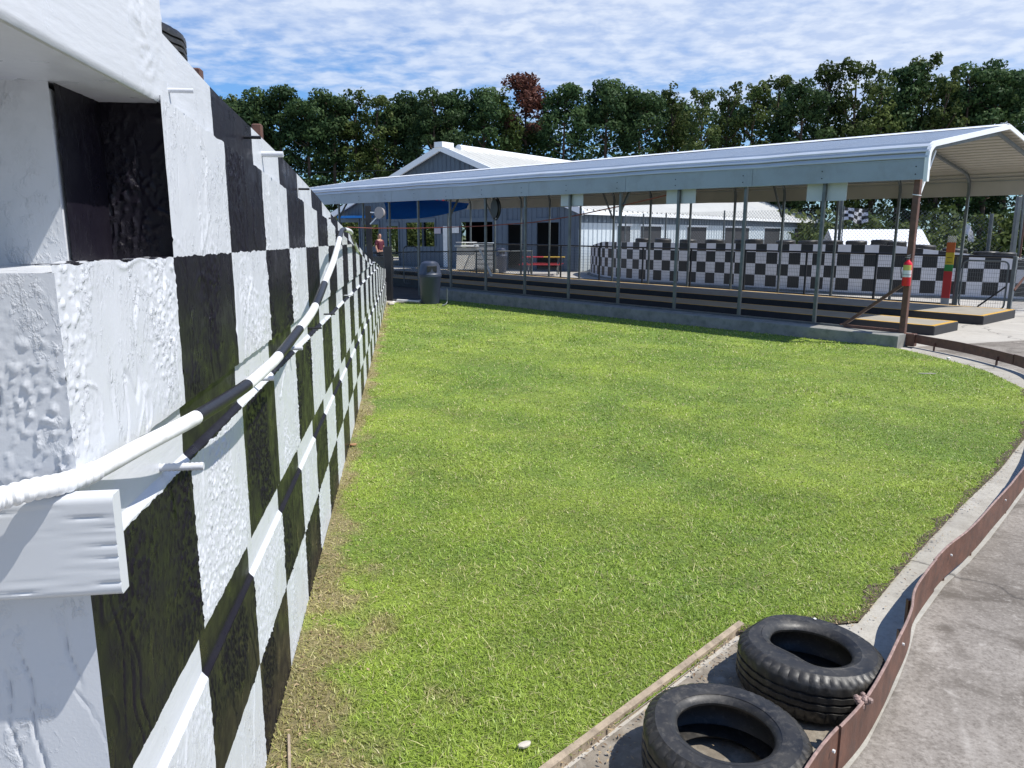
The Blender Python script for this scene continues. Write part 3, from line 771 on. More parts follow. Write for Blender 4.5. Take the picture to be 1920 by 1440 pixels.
# gable end trim following the profile
for s in (L0-.012, L1+.012):
    b = MB(); hp = [(-.13,2.66),(-.145,3.02),(-.125,3.12),(-.08,3.19),(0,3.25),(.08,3.285),(3.5,3.835),(6.92,3.285),(7.0,3.25),(7.08,3.19),(7.125,3.12),(7.145,3.02),(7.13,2.66)]
    rings = []
    for i, (w, z) in enumerate(hp):
        a = hp[max(i-1,0)]; c = hp[min(i+1,len(hp)-1)]; t = Vector((c[0]-a[0], 0, c[1]-a[1])).normalized(); n = Vector((-t.z,0,t.x))
        p = Vector((w, s, z)); rings.append([p+n*.012+Vector((0,-.012,0)), p+n*.012+Vector((0,.05,0)), p-n*.07+Vector((0,.012,0)), p-n*.07+Vector((0,-.012,0))])
    b.loft(rings); b.build('gable_trim', M['trim'], pav)
b = MB(); b.loft([[(3.28,s,3.812),(3.5,s,3.868),(3.72,s,3.812)] for s in (L0,L1)], False, False); b.build('ridge_cap', M['trim'], pav)
# frames: post + bent rafter
NP = 15
for k in range(NP):
    s = k*1.57
    for side in (0, 1):
        if k == 0 and side == 0: continue
        w = 0 if side == 0 else W
        base = .20 if side == 0 and k < 9 else -.12
        b = MB(); b.bevbox((w-.03,s-.03,base),(w+.03,s+.03,2.72),.006)
        b.box((w-.05,s-.05,base),(w+.05,s+.05,base+.012))
        b.build('post', M['galv'], pav)
    hp = [(0,2.70),(.0,2.88),(.04,3.03),(.14,3.14),(.28,3.21),(3.5,3.71),(6.72,3.21),(6.86,3.14),(6.96,3.03),(7.0,2.88),(7.0,2.70)]
    b = MB(); b.tube([(a, s, z-.01) for a, z in hp], .040, 4); b.build('rafter', M['galvd'], pav)
    if k in (0,4,8,12):
        for a, c in (((.02,s+.03,2.25),(.62,s+.03,3.2)), ((W-.02,s+.03,2.25),(W-.62,s+.03,3.2))):
            b = MB(); b.bar(a, c, .045); b.build('knee_brace', M['galvd'] if k else M['trim'], pav)
    if k not in (0,4,8,12) and k < 14:
        pass
# base rail on the kerb
b = MB(); b.box((-.035,1.0,.201),(.035,13.0,.235)); b.build('base_rail', M['galv'], pav)
# brown corner post assembly
cp = empty('corner_post', OP, AP, 'red brown square steel corner post with diagonal strut at the lawn end of the pavilion', 'post'); cp.rotation_euler[0] = TILT
b = MB(); b.bevbox((-.05,-.05,0),(.045,.045,2.70),.006); b.build('upright', M['rust'], cp)
b = MB(); b.bar((.0,.05,1.02),(.0,1.02,.24),.05); b.build('strut', M['rust'], cp)
b = MB(); b.box((-.03,.045,.203),(.03,1.08,.25)); b.build('base_angle', M['rust'], cp)
b = MB(); b.bevbox((-.10,-.24,0),(.02,-.055,.21),.01); b.build('foot_plate', M['rust'], cp)
b = MB(); b.tube([(.062*cos(a)-.0, .062*sin(a), 2.46+.01*sin(a)) for a in [i*2*pi/16 for i in range(17)]], .008, 6); b.build('cable_tie', M['trim'], cp)
# kerb
b = MB(); rings = []
for i in range(31):
    s = -.10+(12.95+.10)*i/30; j = .008*noise.noise(Vector((s*2,1,1)))
    rings.append([(-.42+j,s,-.2),(.15,s,-.2),(.15,s,.19),(.13,s,.20),(-.38+j,s,.20),(-.41+j,s,.185)])
b.loft(rings); kb = b.build('concrete_kerb', M['kerb']); kb.location = OP; kb.rotation_euler = (TILT,0,AP)
tag(kb, 'long raised concrete kerb under the front posts of the pavilion at the lawn edge', 'kerb')
# platforms
def platform(w0, w1, s0, s1, z, label):
    r = empty('boarding_platform', OP, AP, label, 'platform', 'low boarding platforms under the pavilion')
    r.rotation_euler[0] = TILT
    b = MB(); b.bevbox((w0,s0,-.2),(w1,s1,z),.012); b.build('kerb_side', M['kblack'], r)
    b = MB(); b.box((w0+.10,s0+.10,z+.0),(w1-.10,s1-.10,z+.004)); b.build('walking_surface', M['plat'], r)
    b = MB()
    for a, c in (((w0+.012,s0+.012),(w0+.097,s1-.012)),((w1-.097,s0+.012),(w1-.012,s1-.012)),((w0+.10,s0+.012),(w1-.10,s0+.097))):
        b.box((*a,z),(*c,z+.0045))
    b.build('yellow_edge', M['yellow'], r); return r
platform(1.80, 3.0, .14, 23.5, .155, 'near low black sided platform with yellow edges, next to the kerb')
platform(4.35, 6.4, .12, 23.5, .165, 'far low black sided platform with yellow edges, beside the rail fence')
# rail fence along the back
rf = empty('rail_fence', OP, AP, 'black railed wire mesh fence along the far side of the pavilion', 'fence'); rf.rotation_euler[0] = TILT
def wfence(b, w, s0, s1, z0, z1, dv=.05, dh=.1, r=.0028):
    s = s0
    while s < s1: b.wire((w,s,z0),(w,s,z1),r); s += dv
    z = z0
    while z < z1: b.wire((w,s0,z),(w,s1,z),r); z += dh
FS = 1.66
b = MB(); b.tube([(7.10,.45,1.30),(7.10,20.5,1.30)], .025, 8); b.build('top_rail', M['rail'], rf)
b = MB(); b.tube([(7.10,FS,.13),(7.10,20.5,.13)], .02, 8); b.build('bottom_rail', M['rail'], rf)
b = MB(); wfence(b, 7.10, FS, 20.5, .13, 1.3); b.build('wire_mesh', M['rail'], rf)
for i, s in enumerate([FS]+[3.6+1.93*j for j in range(9)]):
    b = MB(); b.bevbox((7.075,s-.025,-.15),(7.125,s+.025,1.29),.005); b.build('fence_post', M['rail'] if i else M['galvd'], rf)
# gate
gt = empty('wire_gate', OP, AP, 'grey tube framed wire mesh gate with a diagonal bar, right end of the pavilion fence', 'gate'); gt.rotation_euler[0] = TILT
def rrect(w, s0, s1, z0, z1, r):
    pts = []
    for cs, cz, a0 in ((s1-r,z1-r,0),(s0+r,z1-r,90),(s0+r,z0+r,180),(s1-r,z0+r,270)):
        for i in range(5):
            a = math.radians(a0+i*22.5); pts.append((w, cs+r*cos(a), cz+r*sin(a)))
    return pts+[pts[0]]
b = MB(); b.tube(rrect(7.05,.55,1.52,.08,1.20,.12), .020, 8); b.build('gate_frame', M['galvd'], gt)
b = MB(); wfence(b, 7.05, .58, 1.5, .12, 1.18); b.build('wire_mesh', M['galvd'], gt)
b = MB(); b.bar((7.05,.56,.62),(7.05,1.1,.12),.035); b.build('gate_brace', M['rail'], gt)
b = MB(); b.bevbox((7.01,.40,0),(7.09,.48,1.32),.006); b.build('gate_post', M['galvd'], gt)
# return fence going away from the gate
r2 = empty('return_fence', OP, AP, 'short mesh fence running right from the gate post to a brown post', 'fence'); r2.rotation_euler[0] = TILT
b = MB(); b.tube([(7.09,.42,1.27),(9.6,.30,1.24)], .018, 8); b.build('top_rail', M['galvd'], r2)
b = MB()
for i in range(50): b.wire((7.1+i*.05,.42-.0024*i,.08),(7.1+i*.05,.42-.0024*i,1.26),.003)
for i in range(12): b.wire((7.1,.42,.08+i*.1),(9.6,.30,.08+i*.1),.003)
b.build('wire_mesh', M['galvd'], r2)
b = MB(); b.bevbox((8.55,.30,0),(8.65,.40,1.25),.006); b.build('fence_post', M['rust'], r2)
b = MB(); b.bar((7.12,.40,.55),(8.4,.36,1.15),.04); b.build('fence_brace', M['rust'], r2)
# height marker
hm = empty('height_marker', OP, AP, 'narrow height marker board with red, green, yellow and orange bands on the rail fence', 'sign'); hm.rotation_euler[0] = TILT
hm_w, hm_s = 6.98, 1.80
for z0, z1, m, nm in ((.02,.28,'greypaint','grey_band'),(.28,.93,'redpaint','red_band'),(.93,1.09,'green','green_band'),(1.09,1.38,'ypaint','yellow_band'),(1.38,1.62,'orange','orange_band')):
    b = MB(); b.bevbox((hm_w-.02,hm_s-.09,z0),(hm_w,hm_s+.10,z1-.002),.003); b.build(nm, M[m], hm)
b = MB()
for i in range(9):
    for j in range(7):
        if (i+j) % 2 == 0: b.box((hm_w-.012, hm_s-.1+i*.022, 1.62+j*.022),(hm_w-.006, hm_s-.1+(i+1)*.022, 1.62+(j+1)*.022))
b.build('checker_band', M['wlabel'], hm)
for z in (1.14,1.25):
    b = MB(); b.box((hm_w-.0235,hm_s-.05,z),(hm_w-.021,hm_s+.06,z+.012)); b.build('text_line', M['kblack'], hm)
# blank signs hung on the front posts
for k, zb, lab in ((1,2.40,'blank pale sign panel on the pavilion post nearest the extinguisher'),(3,2.42,'blank pale sign panel on the middle pavilion post'),(5,2.43,'blank pale sign panel on the left pavilion post')):
    s = k*1.57; b = MB(); b.bevbox((.045,s-.38,zb),(.055,s+.36,zb+.40),.003)
    o = b.build('hanging_sign', M['cardboard']); o.location = OP; o.rotation_euler = (TILT,0,AP)
    tag(o, lab, 'sign', 'pale signs on the pavilion posts')
# round black wall fan
fan = empty('round_fan', pv(.25, 10.85, 2.50), .42, 'round black fan hanging under the pavilion eave near the left', 'fan')
b = MB(); b.tube([(.0,.26*cos(a),.30*sin(a)) for a in [i*2*pi/24 for i in range(25)]], .02, 6); b.build('rim', M['rail'], fan)
b = MB(); b.tube([(-.05,0,0),(.05,0,0)], .25, 20); b.build('fan_body', M['rail'], fan)
# fire extinguisher
ex = empty('fire_extinguisher', pv(-.105, -.03, 0), AP, 'red fire extinguisher with black hose hung on the brown corner post', 'fire extinguisher')
b = MB(); b.lathe([(.02,.99),(.062,.995),(.068,1.01),(.068,1.33),(.06,1.37),(.03,1.40),(.022,1.42)], 24, (-.01,0,0)); b.build('cylinder', M['red'], ex, True, 40)
b = MB(); b.lathe([(.0692,1.27),(.0692,1.36)][:1]+[(.0692,1.35-.0)], 24, (-.01,0,0), False)
lb = MB()
def wrap(z0, z1, a0, a1, r=.0697):
    n = 10; lb.loft([[(-.01+r*cos(a0+(a1-a0)*i/n), r*sin(a0+(a1-a0)*i/n), z) for i in range(n+1)] for z in (z0, z1)], False, False)
lb.mat(M['wlabel']); wrap(1.14, 1.25, 2.0, 4.6); lb.mat(M['ylabel']); wrap(1.252, 1.335, 2.2, 4.4); lb.mat(M['wlabel'])
lb.build('label_sticker', None, ex)
b = MB(); b.cyl((-.01,0,1.42), .02, .03); b.bar((-.09,0,1.455),(.05,-.01,1.465),.014); b.bar((-.09,0,1.48),(.03,-.01,1.50),.012); b.build('valve_handle', M['galv'], ex)
b = MB(); b.tube([(-.02,0,1.44),(-.06,.04,1.46),(-.085,.07,1.40),(-.085,.075,1.25),(-.07,.06,1.12)], .009, 8); b.build('hose', M['rail'], ex, True)
b = MB(); b.box((.055,-.02,1.0),(.075,.02,1.40)); b.tube([(-.01+.071*cos(i*pi/10), .071*sin(i*pi/10), 1.18) for i in range(21)], .004, 4); b.build('bracket', M['rail'], ex)

# ---------------------------------------------------------------- trash cans
def trashcan(loc, R0, Hh, label, mat, rz=0):
    r = empty('trash_can', loc, rz, label, 'trash can', 'trash cans')
    b = MB(); b.lathe([(R0*.80,0),(R0*.83,.02),(R0*.95,Hh*.60),(R0,Hh*.62),(R0*1.0,Hh*.66),(R0*.93,Hh*.66),(R0*.8,.05)], 28); b.build('bin_body', mat, r, True, 40)
    for k in range(4):
        pass
    b = MB(); q = R0*.98
    base = [(q*1.05*cos(a), q*1.05*sin(a)) for a in [i*2*pi/28 for i in range(28)]]
    rings = []
    for z, sx, sy in ((Hh*.645,1,1),(Hh*.70,1,1),(Hh*.72,.94,.94),(Hh*.88,.86,.92),(Hh*.96,.72,.86),(Hh*1.0,.45,.70)):
        rings.append([(x*sx, y*sy, z) for x, y in base])
    b.loft(rings); b.build('lid', mat, r, True, 35)
    b = MB(); b.bevbox((-q*.45,-q*.97,Hh*.76),(q*.45,-q*.86,Hh*.90),.01); b.build('flap', M['rail'], r)
    return r
trashcan(gz(805,571)+Vector((0,.3,0)), .30, 1.12, 'blue grey trash can with dome lid at the far edge of the lawn', M['canblue'], .3)
trashcan(Vector((-.52,37.5,0)), .29, 1.15, 'far grey trash can standing in front of the metal building', M['canblue'], .2)

# ---------------------------------------------------------------- far checkered track wall
WP = [(5.6,41.0),(4.2,38.2),(3.63,36.1),(3.72,33.9),(4.12,31.9),(4.98,30.1),(6.0,28.8),(7.98,26.5),(9.35,25.05),(10.5,23.95),(11.75,23.15),(12.75,22.6),(13.6,22.05),(14.9,21.2),(17.5,19.9)]
def resamp(pts, st):
    P = [Vector((x,y,0)) for x, y in pts]; F_ = []
    for i in range(len(P)-1):
        p0, p1, p2, p3 = P[max(i-1,0)], P[i], P[i+1], P[min(i+2,len(P)-1)]
        for k in range(20):
            t = k/20; F_.append(.5*((2*p1)+(p2-p0)*t+(2*p0-5*p1+4*p2-p3)*t*t+(3*p1-p0-3*p2+p3)*t**3))
    F_.append(P[-1]); out = [F_[0]]; acc = 0
    for a, c in zip(F_, F_[1:]):
        d = (c-a).length
        while acc+d >= st:
            f = (st-acc)/d; a = a+(c-a)*f; out.append(a.copy()); d = (c-a).length; acc = 0
        acc += d
    return out
fw = resamp(WP, .395)
fwn = []
for i in range(len(fw)):
    t = (fw[min(i+1,len(fw)-1)]-fw[max(i-1,0)]).normalized(); fwn.append(Vector((t.y,-t.x,0))*-1)   # away from the camera side decided below
if fwn[len(fw)//2].dot(Vector((0,1,0))) < 0: fwn = [-n for n in fwn]
farw = empty('far_checkered_wall', (0,0,0), 0, 'low curved wall painted in black and white squares behind the pavilion fence', 'wall')
def fwt(i):
    p = fw[i]
    if p.x > 11.3 and p.y < 24: return 1.5-.135*(p.x-11.3)
    if p.y > 33: return max(.9, 1.5-.09*(p.y-33))
    return 1.5
M['fwb'] = simple('far_wall_black', (.014,.015,.018), .45, bmp=.2); M['fww'] = simple('far_wall_white', (.64,.64,.67), .5, var=.08, bmp=.15)
b = MB(); b.mat(M['fwb']); b.mat(M['fww'])
ZR = [0,.10,.475,.85,1.225]
for i in range(len(fw)-1):
    tp = (fwt(i), fwt(i+1))
    for r_ in range(5):
        z0 = ZR[r_]
        z1a, z1b = (ZR[r_+1],)*2 if r_ < 4 else tp
        z1a = min(z1a, tp[0]); z1b = min(z1b, tp[1])
        if z1a <= z0+.01: continue
        b.cur = 1 if r_ == 0 else ((i+r_) % 2)
        p, q = fw[i], fw[i+1]
        b.face([(p.x,p.y,z0),(q.x,q.y,z0),(q.x,q.y,z1b),(p.x,p.y,z1a)])
b.build('painted_face', None, farw)
b = MB(); rings = []
for i in range(len(fw)):
    p = fw[i]+fwn[i]*.004; q = fw[i]+fwn[i]*.18; z = fwt(i)
    rings.append([(p.x,p.y,0),(p.x,p.y,z-.002),(q.x,q.y,z-.002),(q.x,q.y,0)])
b.loft(rings); b.build('wall_core', M['fww'], farw)
# apron kerb at its foot
b = MB(); rings = []
for i in range(len(fw)):
    p = fw[i]-fwn[i]*.002; q = fw[i]-fwn[i]*.14; rings.append([(p.x,p.y,-.02),(p.x,p.y,.045),(q.x,q.y,.03),(q.x,q.y,-.02)])
b.loft(rings); b.build('foot_kerb', M['kerb'], farw)
# bank behind it
b = MB(); rings = []
for i in range(len(fw)):
    p = fw[i]+fwn[i]*.185; q = fw[i]+fwn[i]*1.15; z = fwt(i)-.10
    rings.append([(p.x,p.y,-.02),(p.x,p.y,z),(q.x,q.y,z),(q.x,q.y,-.02)])
b.loft(rings); tag(b.build('raised_bank', M['yard']), kind='structure')
# tyres on the far wall
tm = tyre_mesh(.33,.19,.24, k=36, notch=True).build('old_tyre', M['rubber'], None, True, 38)
tag(tm, 'x', 'tyre', 'tyres in a row on the far checkered wall')
ordn = ['first','second','third','fourth','fifth','sixth','seventh','eighth','ninth','tenth','eleventh','twelfth','thirteenth','fourteenth','fifteenth','sixteenth','seventeenth','eighteenth','nineteenth','twentieth']
def at_px(px):    # index along the far wall nearest to a photo column
    best = min(range(len(fw)), key=lambda i: abs(960+F*fw[i].x/(fw[i].y*cos(PIT)+(H-1.5)*sin(PIT))-px) + (1000 if fw[i].y > 33.5 else 0))
    return best
first = True
for n_, px in enumerate([1192,1224,1281,1328,1372,1408,1457,1500,1546,1590,1636,1688,1738,1802,1848,1890,1950]):
    i = at_px(px); p = fw[i]+fwn[i]*.50
    o = tm if first else tm.copy()
    if not first: COL.objects.link(o)
    first = False
    o.location = (p.x, p.y, fwt(i)-.07+R.uniform(-.02,.02)); o.rotation_euler = (R.uniform(-.05,.05), R.uniform(-.05,.05), R.uniform(0,6)); q_ = R.uniform(.93,1.05); o.scale = (q_, q_, .86)
    o['label'] = 'black tyre lying on the far checkered wall, %s of the row from the left' % ordn[n_]
# chain-link fence on the bank
cf = empty('chain_link_fence', (0,0,0), 0, 'tall chain link fence standing behind the tyres on the far wall', 'fence')
i0 = at_px(1118); i1 = at_px(1868)
cl = [fw[i]+fwn[i]*.95 for i in range(i0, i1+1)]; clz = [fwt(i)-.1 for i in range(i0, i1+1)]
acc = [0]
for a, c in zip(cl, cl[1:]): acc.append(acc[-1]+(c-a).length)
def clp(u, h):
    u = max(0, min(acc[-1]-1e-4, u))
    j = next(j for j in range(len(acc)-1) if acc[j+1] > u); f = (u-acc[j])/(acc[j+1]-acc[j])
    p = cl[j]+(cl[j+1]-cl[j])*f; zb = clz[j]+(clz[j+1]-clz[j])*f
    return Vector((p.x, p.y, zb+h))
HF = 1.22; b = MB(); pit = .115; u = -HF
while u < acc[-1]:
    for sgn in (1, -1):
        pa, pb = (u, 0), (u+HF, HF)
        if sgn < 0: pa, pb = (u+HF, 0), (u, HF)
        n = 3; pts = []
        for k in range(n+1):
            uu = pa[0]+(pb[0]-pa[0])*k/n; hh = pa[1]+(pb[1]-pa[1])*k/n
            pts.append(clp(uu, hh) if 0 <= uu <= acc[-1] else None)
        for a, c in zip(pts, pts[1:]):
            if a and c and (a-c).length > .02: b.wire(a, c, .0042)
    u += pit
b.build('wire_mesh', M['galv'], cf)
for px, hh, rr_ in ((1126,1.22,.03),(1161,1.22,.03),(1206,1.22,.03),(1320,1.25,.03),(1436,1.25,.03),(1538,1.6,.05),(1692,1.5,.05),(1848,1.3,.055)):
    i = at_px(px); p = fw[i]+fwn[i]*1.0
    b = MB(); b.tube([(p.x,p.y,fwt(i)-.15),(p.x,p.y,fwt(i)-.1+hh)], rr_, 10); b.build('fence_post', M['galv'], cf)
# separate tall steel post right
i = at_px(1868); p = fw[i]+fwn[i]*1.25
b = MB(); b.bevbox((-.06,-.06,0),(.06,.06,2.9),.01); o = b.build('tall_post', M['galvd']); o.location = (p.x+.3,p.y+.1,0); tag(o, 'tall grey square steel post right of the chain link fence', 'post')
i = at_px(1912); p = fw[i]+fwn[i]*1.25
b = MB(); b.tube([(0,0,0),(0,0,2.6)], .025, 8); o = b.build('thin_post', M['rust']); o.location = (p.x,p.y,0); tag(o, 'thin brown pole at the right edge behind the return fence', 'post')
# checkered flag
def flag(px, py, Wf, Hf, checks, label, polebase, mats, droop):
    i = at_px(px); p = fw[i]+fwn[i]*1.0; top = gy(px, py, p.y)
    r = empty('flag', (top.x, top.y, 0), 0, label, 'flag')
    b = MB(); b.tube([(0,0,fwt(i)-.1),(0,0,top.z+.03)], .018, 8); b.build('flag_pole', M['galv'], r)
    nx, nz = checks; sub = 4; b = MB(); b.mat(mats[0]); b.mat(mats[1])
    def P(u, v):
        x = Wf*u; z = -Hf*v-droop*u*u*1.0-.12*u
        return (x*cos(.2*sin(6*u))*.96, .07*sin(9*u+2*v), top.z+z+.05*sin(7*u)*v)
    for a in range(nx*sub):
        for c in range(nz*sub):
            b.cur = ((a//sub)+(c//sub)) % 2
            b.face([P(a/(nx*sub), c/(nz*sub)), P((a+1)/(nx*sub), c/(nz*sub)), P((a+1)/(nx*sub), (c+1)/(nz*sub)), P(a/(nx*sub), (c+1)/(nz*sub))])
    b.build('cloth', None, r)
M['fwhite'] = simple('flag_white', (.75,.75,.80), .7, bmp=0); M['fblack'] = simple('flag_black', (.02,.02,.025), .7, bmp=0)
flag(1583, 388, .80, .42, (5,4), 'checkered racing flag flying from the chain link fence', 0, (M['fblack'], M['fwhite']), -.05)
flag(1810, 418, .28, .34, (3,4), 'small ragged white flag on a thin pole right of the height marker', 0, (M['fwhite'], M['wlabel']), .12)

# ---------------------------------------------------------------- main metal building
BR = Vector((3.25,38.0,0)); AB = math.atan2(-.58, .81)      # local X runs from left corner to right corner, local Y along the ridge
BWD = 17.1; BLN = 46.0
BO = BR+Vector((-.81,.58,0)).normalized()*BWD
def bp(x, y, z=0):
    ex_ = Vector((.813,-.582,0)); ey = Vector((.582,.813,0)); return BO+ex_*x+ey*y+Vector((0,0,z))
bd = empty('metal_building', BO, math.atan2(-.582,.813), 'long slate blue metal building with white ribbed gable roof behind the pavilion', 'building')
def bpx(px):   # photo column on the front face -> local x
    k = (px-960)/F/1.0
    a = k*1.0/ (cos(PIT)+.16*sin(PIT))
    # BO + ex*x : X = a*Y
    ex_ = Vector((.813,-.582)); return (a*BO.y-BO.x)/(ex_.x-a*ex_.y)
ZE, ZR_ = 3.05, 6.36
def siding(b, x0, x1, z0, z1, y=0, st=.30):
    x = x0
    while x < x1-1e-3:
        e = min(x1, x+st)
        zA, zB = (z1(x), z1(e)) if callable(z1) else (z1, z1)
        b.face([(x,y,z0),(e-.04 if e-x > .05 else e,y,z0),(e-.04 if e-x > .05 else e,y,zB),(x,y,zA)])
        if e-x > .05: b.add([(e-.04,y,z0),(e-.02,y-.03,z0),(e,y,z0),(e-.04,y,zB),(e-.02,y-.03,zB),(e,y,zB)], [(0,1,4,3),(1,2,5,4)])
        x = e
ops = [(631,676,417,500),(682,713,421,462),(728,749,424,500),(764,817,417,462),(866,925,416,500),(953,979,421,500),(1007,1048,417,500)]
gz_ = lambda x: ZE+(ZR_-ZE)*(1-abs(x-BWD/2)/(BWD/2))
b = MB(); xs = [0]; holes = []
for a, c, yt, yb in ops:
    xa, xc = max(.15, bpx(a)), bpx(c); Y = bp((xa+xc)/2,0).y
    zt = min(2.85, gy(a, yt, Y).z); zb = 0 if yb > 480 else gy(a, yb, Y).z
    holes.append((xa, xc, zb, zt))
x = 0
for xa, xc, zb, zt in holes:
    siding(b, x, xa, 0, gz_)
    siding(b, xa, xc, zt, gz_)
    if zb > 0: siding(b, xa, xc, 0, zb)
    x = xc
siding(b, x, BWD, 0, gz_); b.build('front_wall', M['sidingblue'], bd)
for xa, xc, zb, zt in holes:
    b = MB(); b.box((xa-.06,-.06,zb),(xa,.02,zt)); b.box((xc,-.06,zb),(xc+.06,.02,zt)); b.box((xa-.06,-.06,zt),(xc+.06,.02,zt+.22 if (xc-xa) < 2.4 else zt+.08))
    b.build('bay_frame', M['sidingblue'], bd)
# side walls: lit right wall with bays; left wall open between posts
b = MB(); y = 0
bays = [(3.9,5.4),(6.6,9.3),(13.0,16.2),(19.5,24.5),(28,32),(36,40)]
def sidew(b, y0, y1, z0, z1, st=.45, x=BWD):
    y = y0
    while y < y1-1e-3:
        e = min(y1, y+st); b.face([(x,y,z0),(x,e-.06,z0),(x,e-.06,z1),(x,y,z1)])
        b.add([(x,e-.06,z0),(x+.05,e-.03,z0),(x,e,z0),(x,e-.06,z1),(x+.05,e-.03,z1),(x,e,z1)], [(0,1,4,3),(1,2,5,4)]); y = e
y = 0
for a, c in bays+[(BLN,0)]:
    b = MB(); sidew(b, y, a, 0, 2.35); y = c; b.build('side_wall', M['sidingwhite'], bd)
b = MB(); sidew(b, 0, BLN, 2.352, 3.0, x=BWD+.01); b.build('eave_shadow_band', M['sidingblue'], bd)  # slate band paints the shadow under the eave onto the pale wall
for a, c in bays:
    b = MB(); b.box((BWD-.06,a,0),(BWD-.03,c,2.35)); b.build('dark_bay_fill', M['dark'], bd)  # dark sheet paints the shaded inside of each open bay
for a, c in bays:
    b = MB(); b.box((BWD+.012,a-.1,2.22),(BWD+.075,c+.1,2.34)); b.build('door_head', M['trim'], bd)
b = MB()
for i in range(13):
    y = i*3.8; b.box((0,y,0),(.2,y+.2,3.0))
b.box((0,0,2.7),(.06,BLN,3.04)); b.box((0,16,0),(.05,BLN,3.0)); b.build('left_posts', M['sidingblue'], bd)
b = MB(); b.box((.1,22,0),(BWD-.1,22.1,3.0)); b.box((6.0,5.0,0),(6.1,9.0,2.6)); b.box((9.2,4.5,0),(BWD-.1,4.6,2.7)); b.build('inner_walls', M['dark'], bd)
b = MB()
for i in range(0, 77):     # ribbed roof: each slope
    y0 = -.25+i*.60; y1 = y0+.60
    for sx in (0, 1):
        def q(t, y, dz=0):
            x = -.3+(BWD/2+.3)*t if sx == 0 else BWD+.3-(BWD/2+.3)*t
            return (x, y, ZE-.13+(ZR_-ZE+.13)*t+dz)
        b.face([q(0,y0), q(1,y0), q(1,y1-.18), q(0,y1-.18)])
        b.face([q(0,y1-.18), q(1,y1-.18), q(1,y1-.12,.09), q(0,y1-.12,.09)]); b.face([q(0,y1-.12,.09), q(1,y1-.12,.09), q(1,y1-.06,.09), q(0,y1-.06,.09)]); b.face([q(0,y1-.06,.09), q(1,y1-.06,.09), q(1,y1), q(0,y1)])
b.build('roof', M['roofcream'], bd)
b = MB()
for sx in (0, 1):
    x0 = -.35 if sx == 0 else BWD+.35; rr0 = (x0, ZE-.16); rr1 = (BWD/2, ZR_)
    b.loft([[(rr0[0],-.32,rr0[1]-.20),(rr0[0],-.20,rr0[1]-.20),(rr0[0],-.20,rr0[1]+.12),(rr0[0],-.32,rr0[1]+.12)],
            [(rr1[0],-.32,rr1[1]-.20),(rr1[0],-.20,rr1[1]-.20),(rr1[0],-.20,rr1[1]+.12),(rr1[0],-.32,rr1[1]+.12)]])
b.build('rake_trim', M['trim'], bd)
b = MB(); b.box((BWD/2-.28,-.4,ZR_-.02),(BWD/2+.28,.55,ZR_+.26)); b.build('ridge_end_cap', M['trim'], bd)
b = MB(); b.tube([(BWD/2,1.3,ZR_+.05),(BWD/2,BLN-1,ZR_+.05)], .22, 12); b.build('ridge_vent', M['trim'], bd)
b = MB(); b.box((BWD+.30,-.25,ZE-.32),(BWD+.42,BLN,ZE-.14)); b.build('gutter', M['trim'], bd)
b = MB(); b.cyl((BWD/2+3.3,5.2,ZR_-1.55), .16, .75, 12); b.cyl((BWD/2+3.3,5.2,ZR_-.82), .24, .10, 12); b.build('vent_stack', M['galv'], bd)
# red lettering on the gable
cu = bpy.data.curves.new('lettering', 'FONT'); cu.body = 'AWARDS'; cu.size = 1.15; cu.extrude = .03; cu.space_character = 1.12; cu.offset = .02
to = bpy.data.objects.new('lettering', cu); COL.objects.link(to); to.parent = bd
x0 = bpx(780); Yl = bp(x0,0).y; to.location = (x0, -.08, gy(800,379,Yl).z); to.rotation_euler = (pi/2,0,0); cu.materials.append(M['redpaint'])
bpy.context.view_layer.update(); lm = bpy.data.meshes.new_from_object(to); l2 = bpy.data.objects.new('lettering', lm); COL.objects.link(l2); l2.parent = bd; l2.location = to.location; l2.rotation_euler = to.rotation_euler; bpy.data.objects.remove(to)
# notices by the doors
for px0, px1, y0, y1, m, lab in ((817,829,428,438,'signpink','pinkish square notice on the building wall left of the white door'),(850,863,424,437,'wlabel','white two part notice on the building wall right of the white door')):
    xa, xb = bpx(px0), bpx(px1); Y = bp(xa,0).y
    b = MB(); b.bevbox((xa,-.09,gy(px0,y1,Y).z),(xb,-.06,gy(px0,y0,Y).z),.005)
    o = b.build('wall_notice', M[m]); o.location = BO; o.rotation_euler = (0,0,math.atan2(-.582,.813)); tag(o, lab, 'sign')
xa, xb = bpx(833), bpx(847); Y = bp(xa,0).y
b = MB(); b.bevbox((xa,-.08,.0),(xb,-.04,gy(833,424,Y).z),.01); b.build('white_door', M['wlabel'], bd)
# blue canopy strip left
b = MB(); xa, xb = bpx(652), bpx(704); b.bevbox((xa,-.7,2.72),(xb,-.05,2.85),.01); b.build('blue_awning', M['sail'], bd)

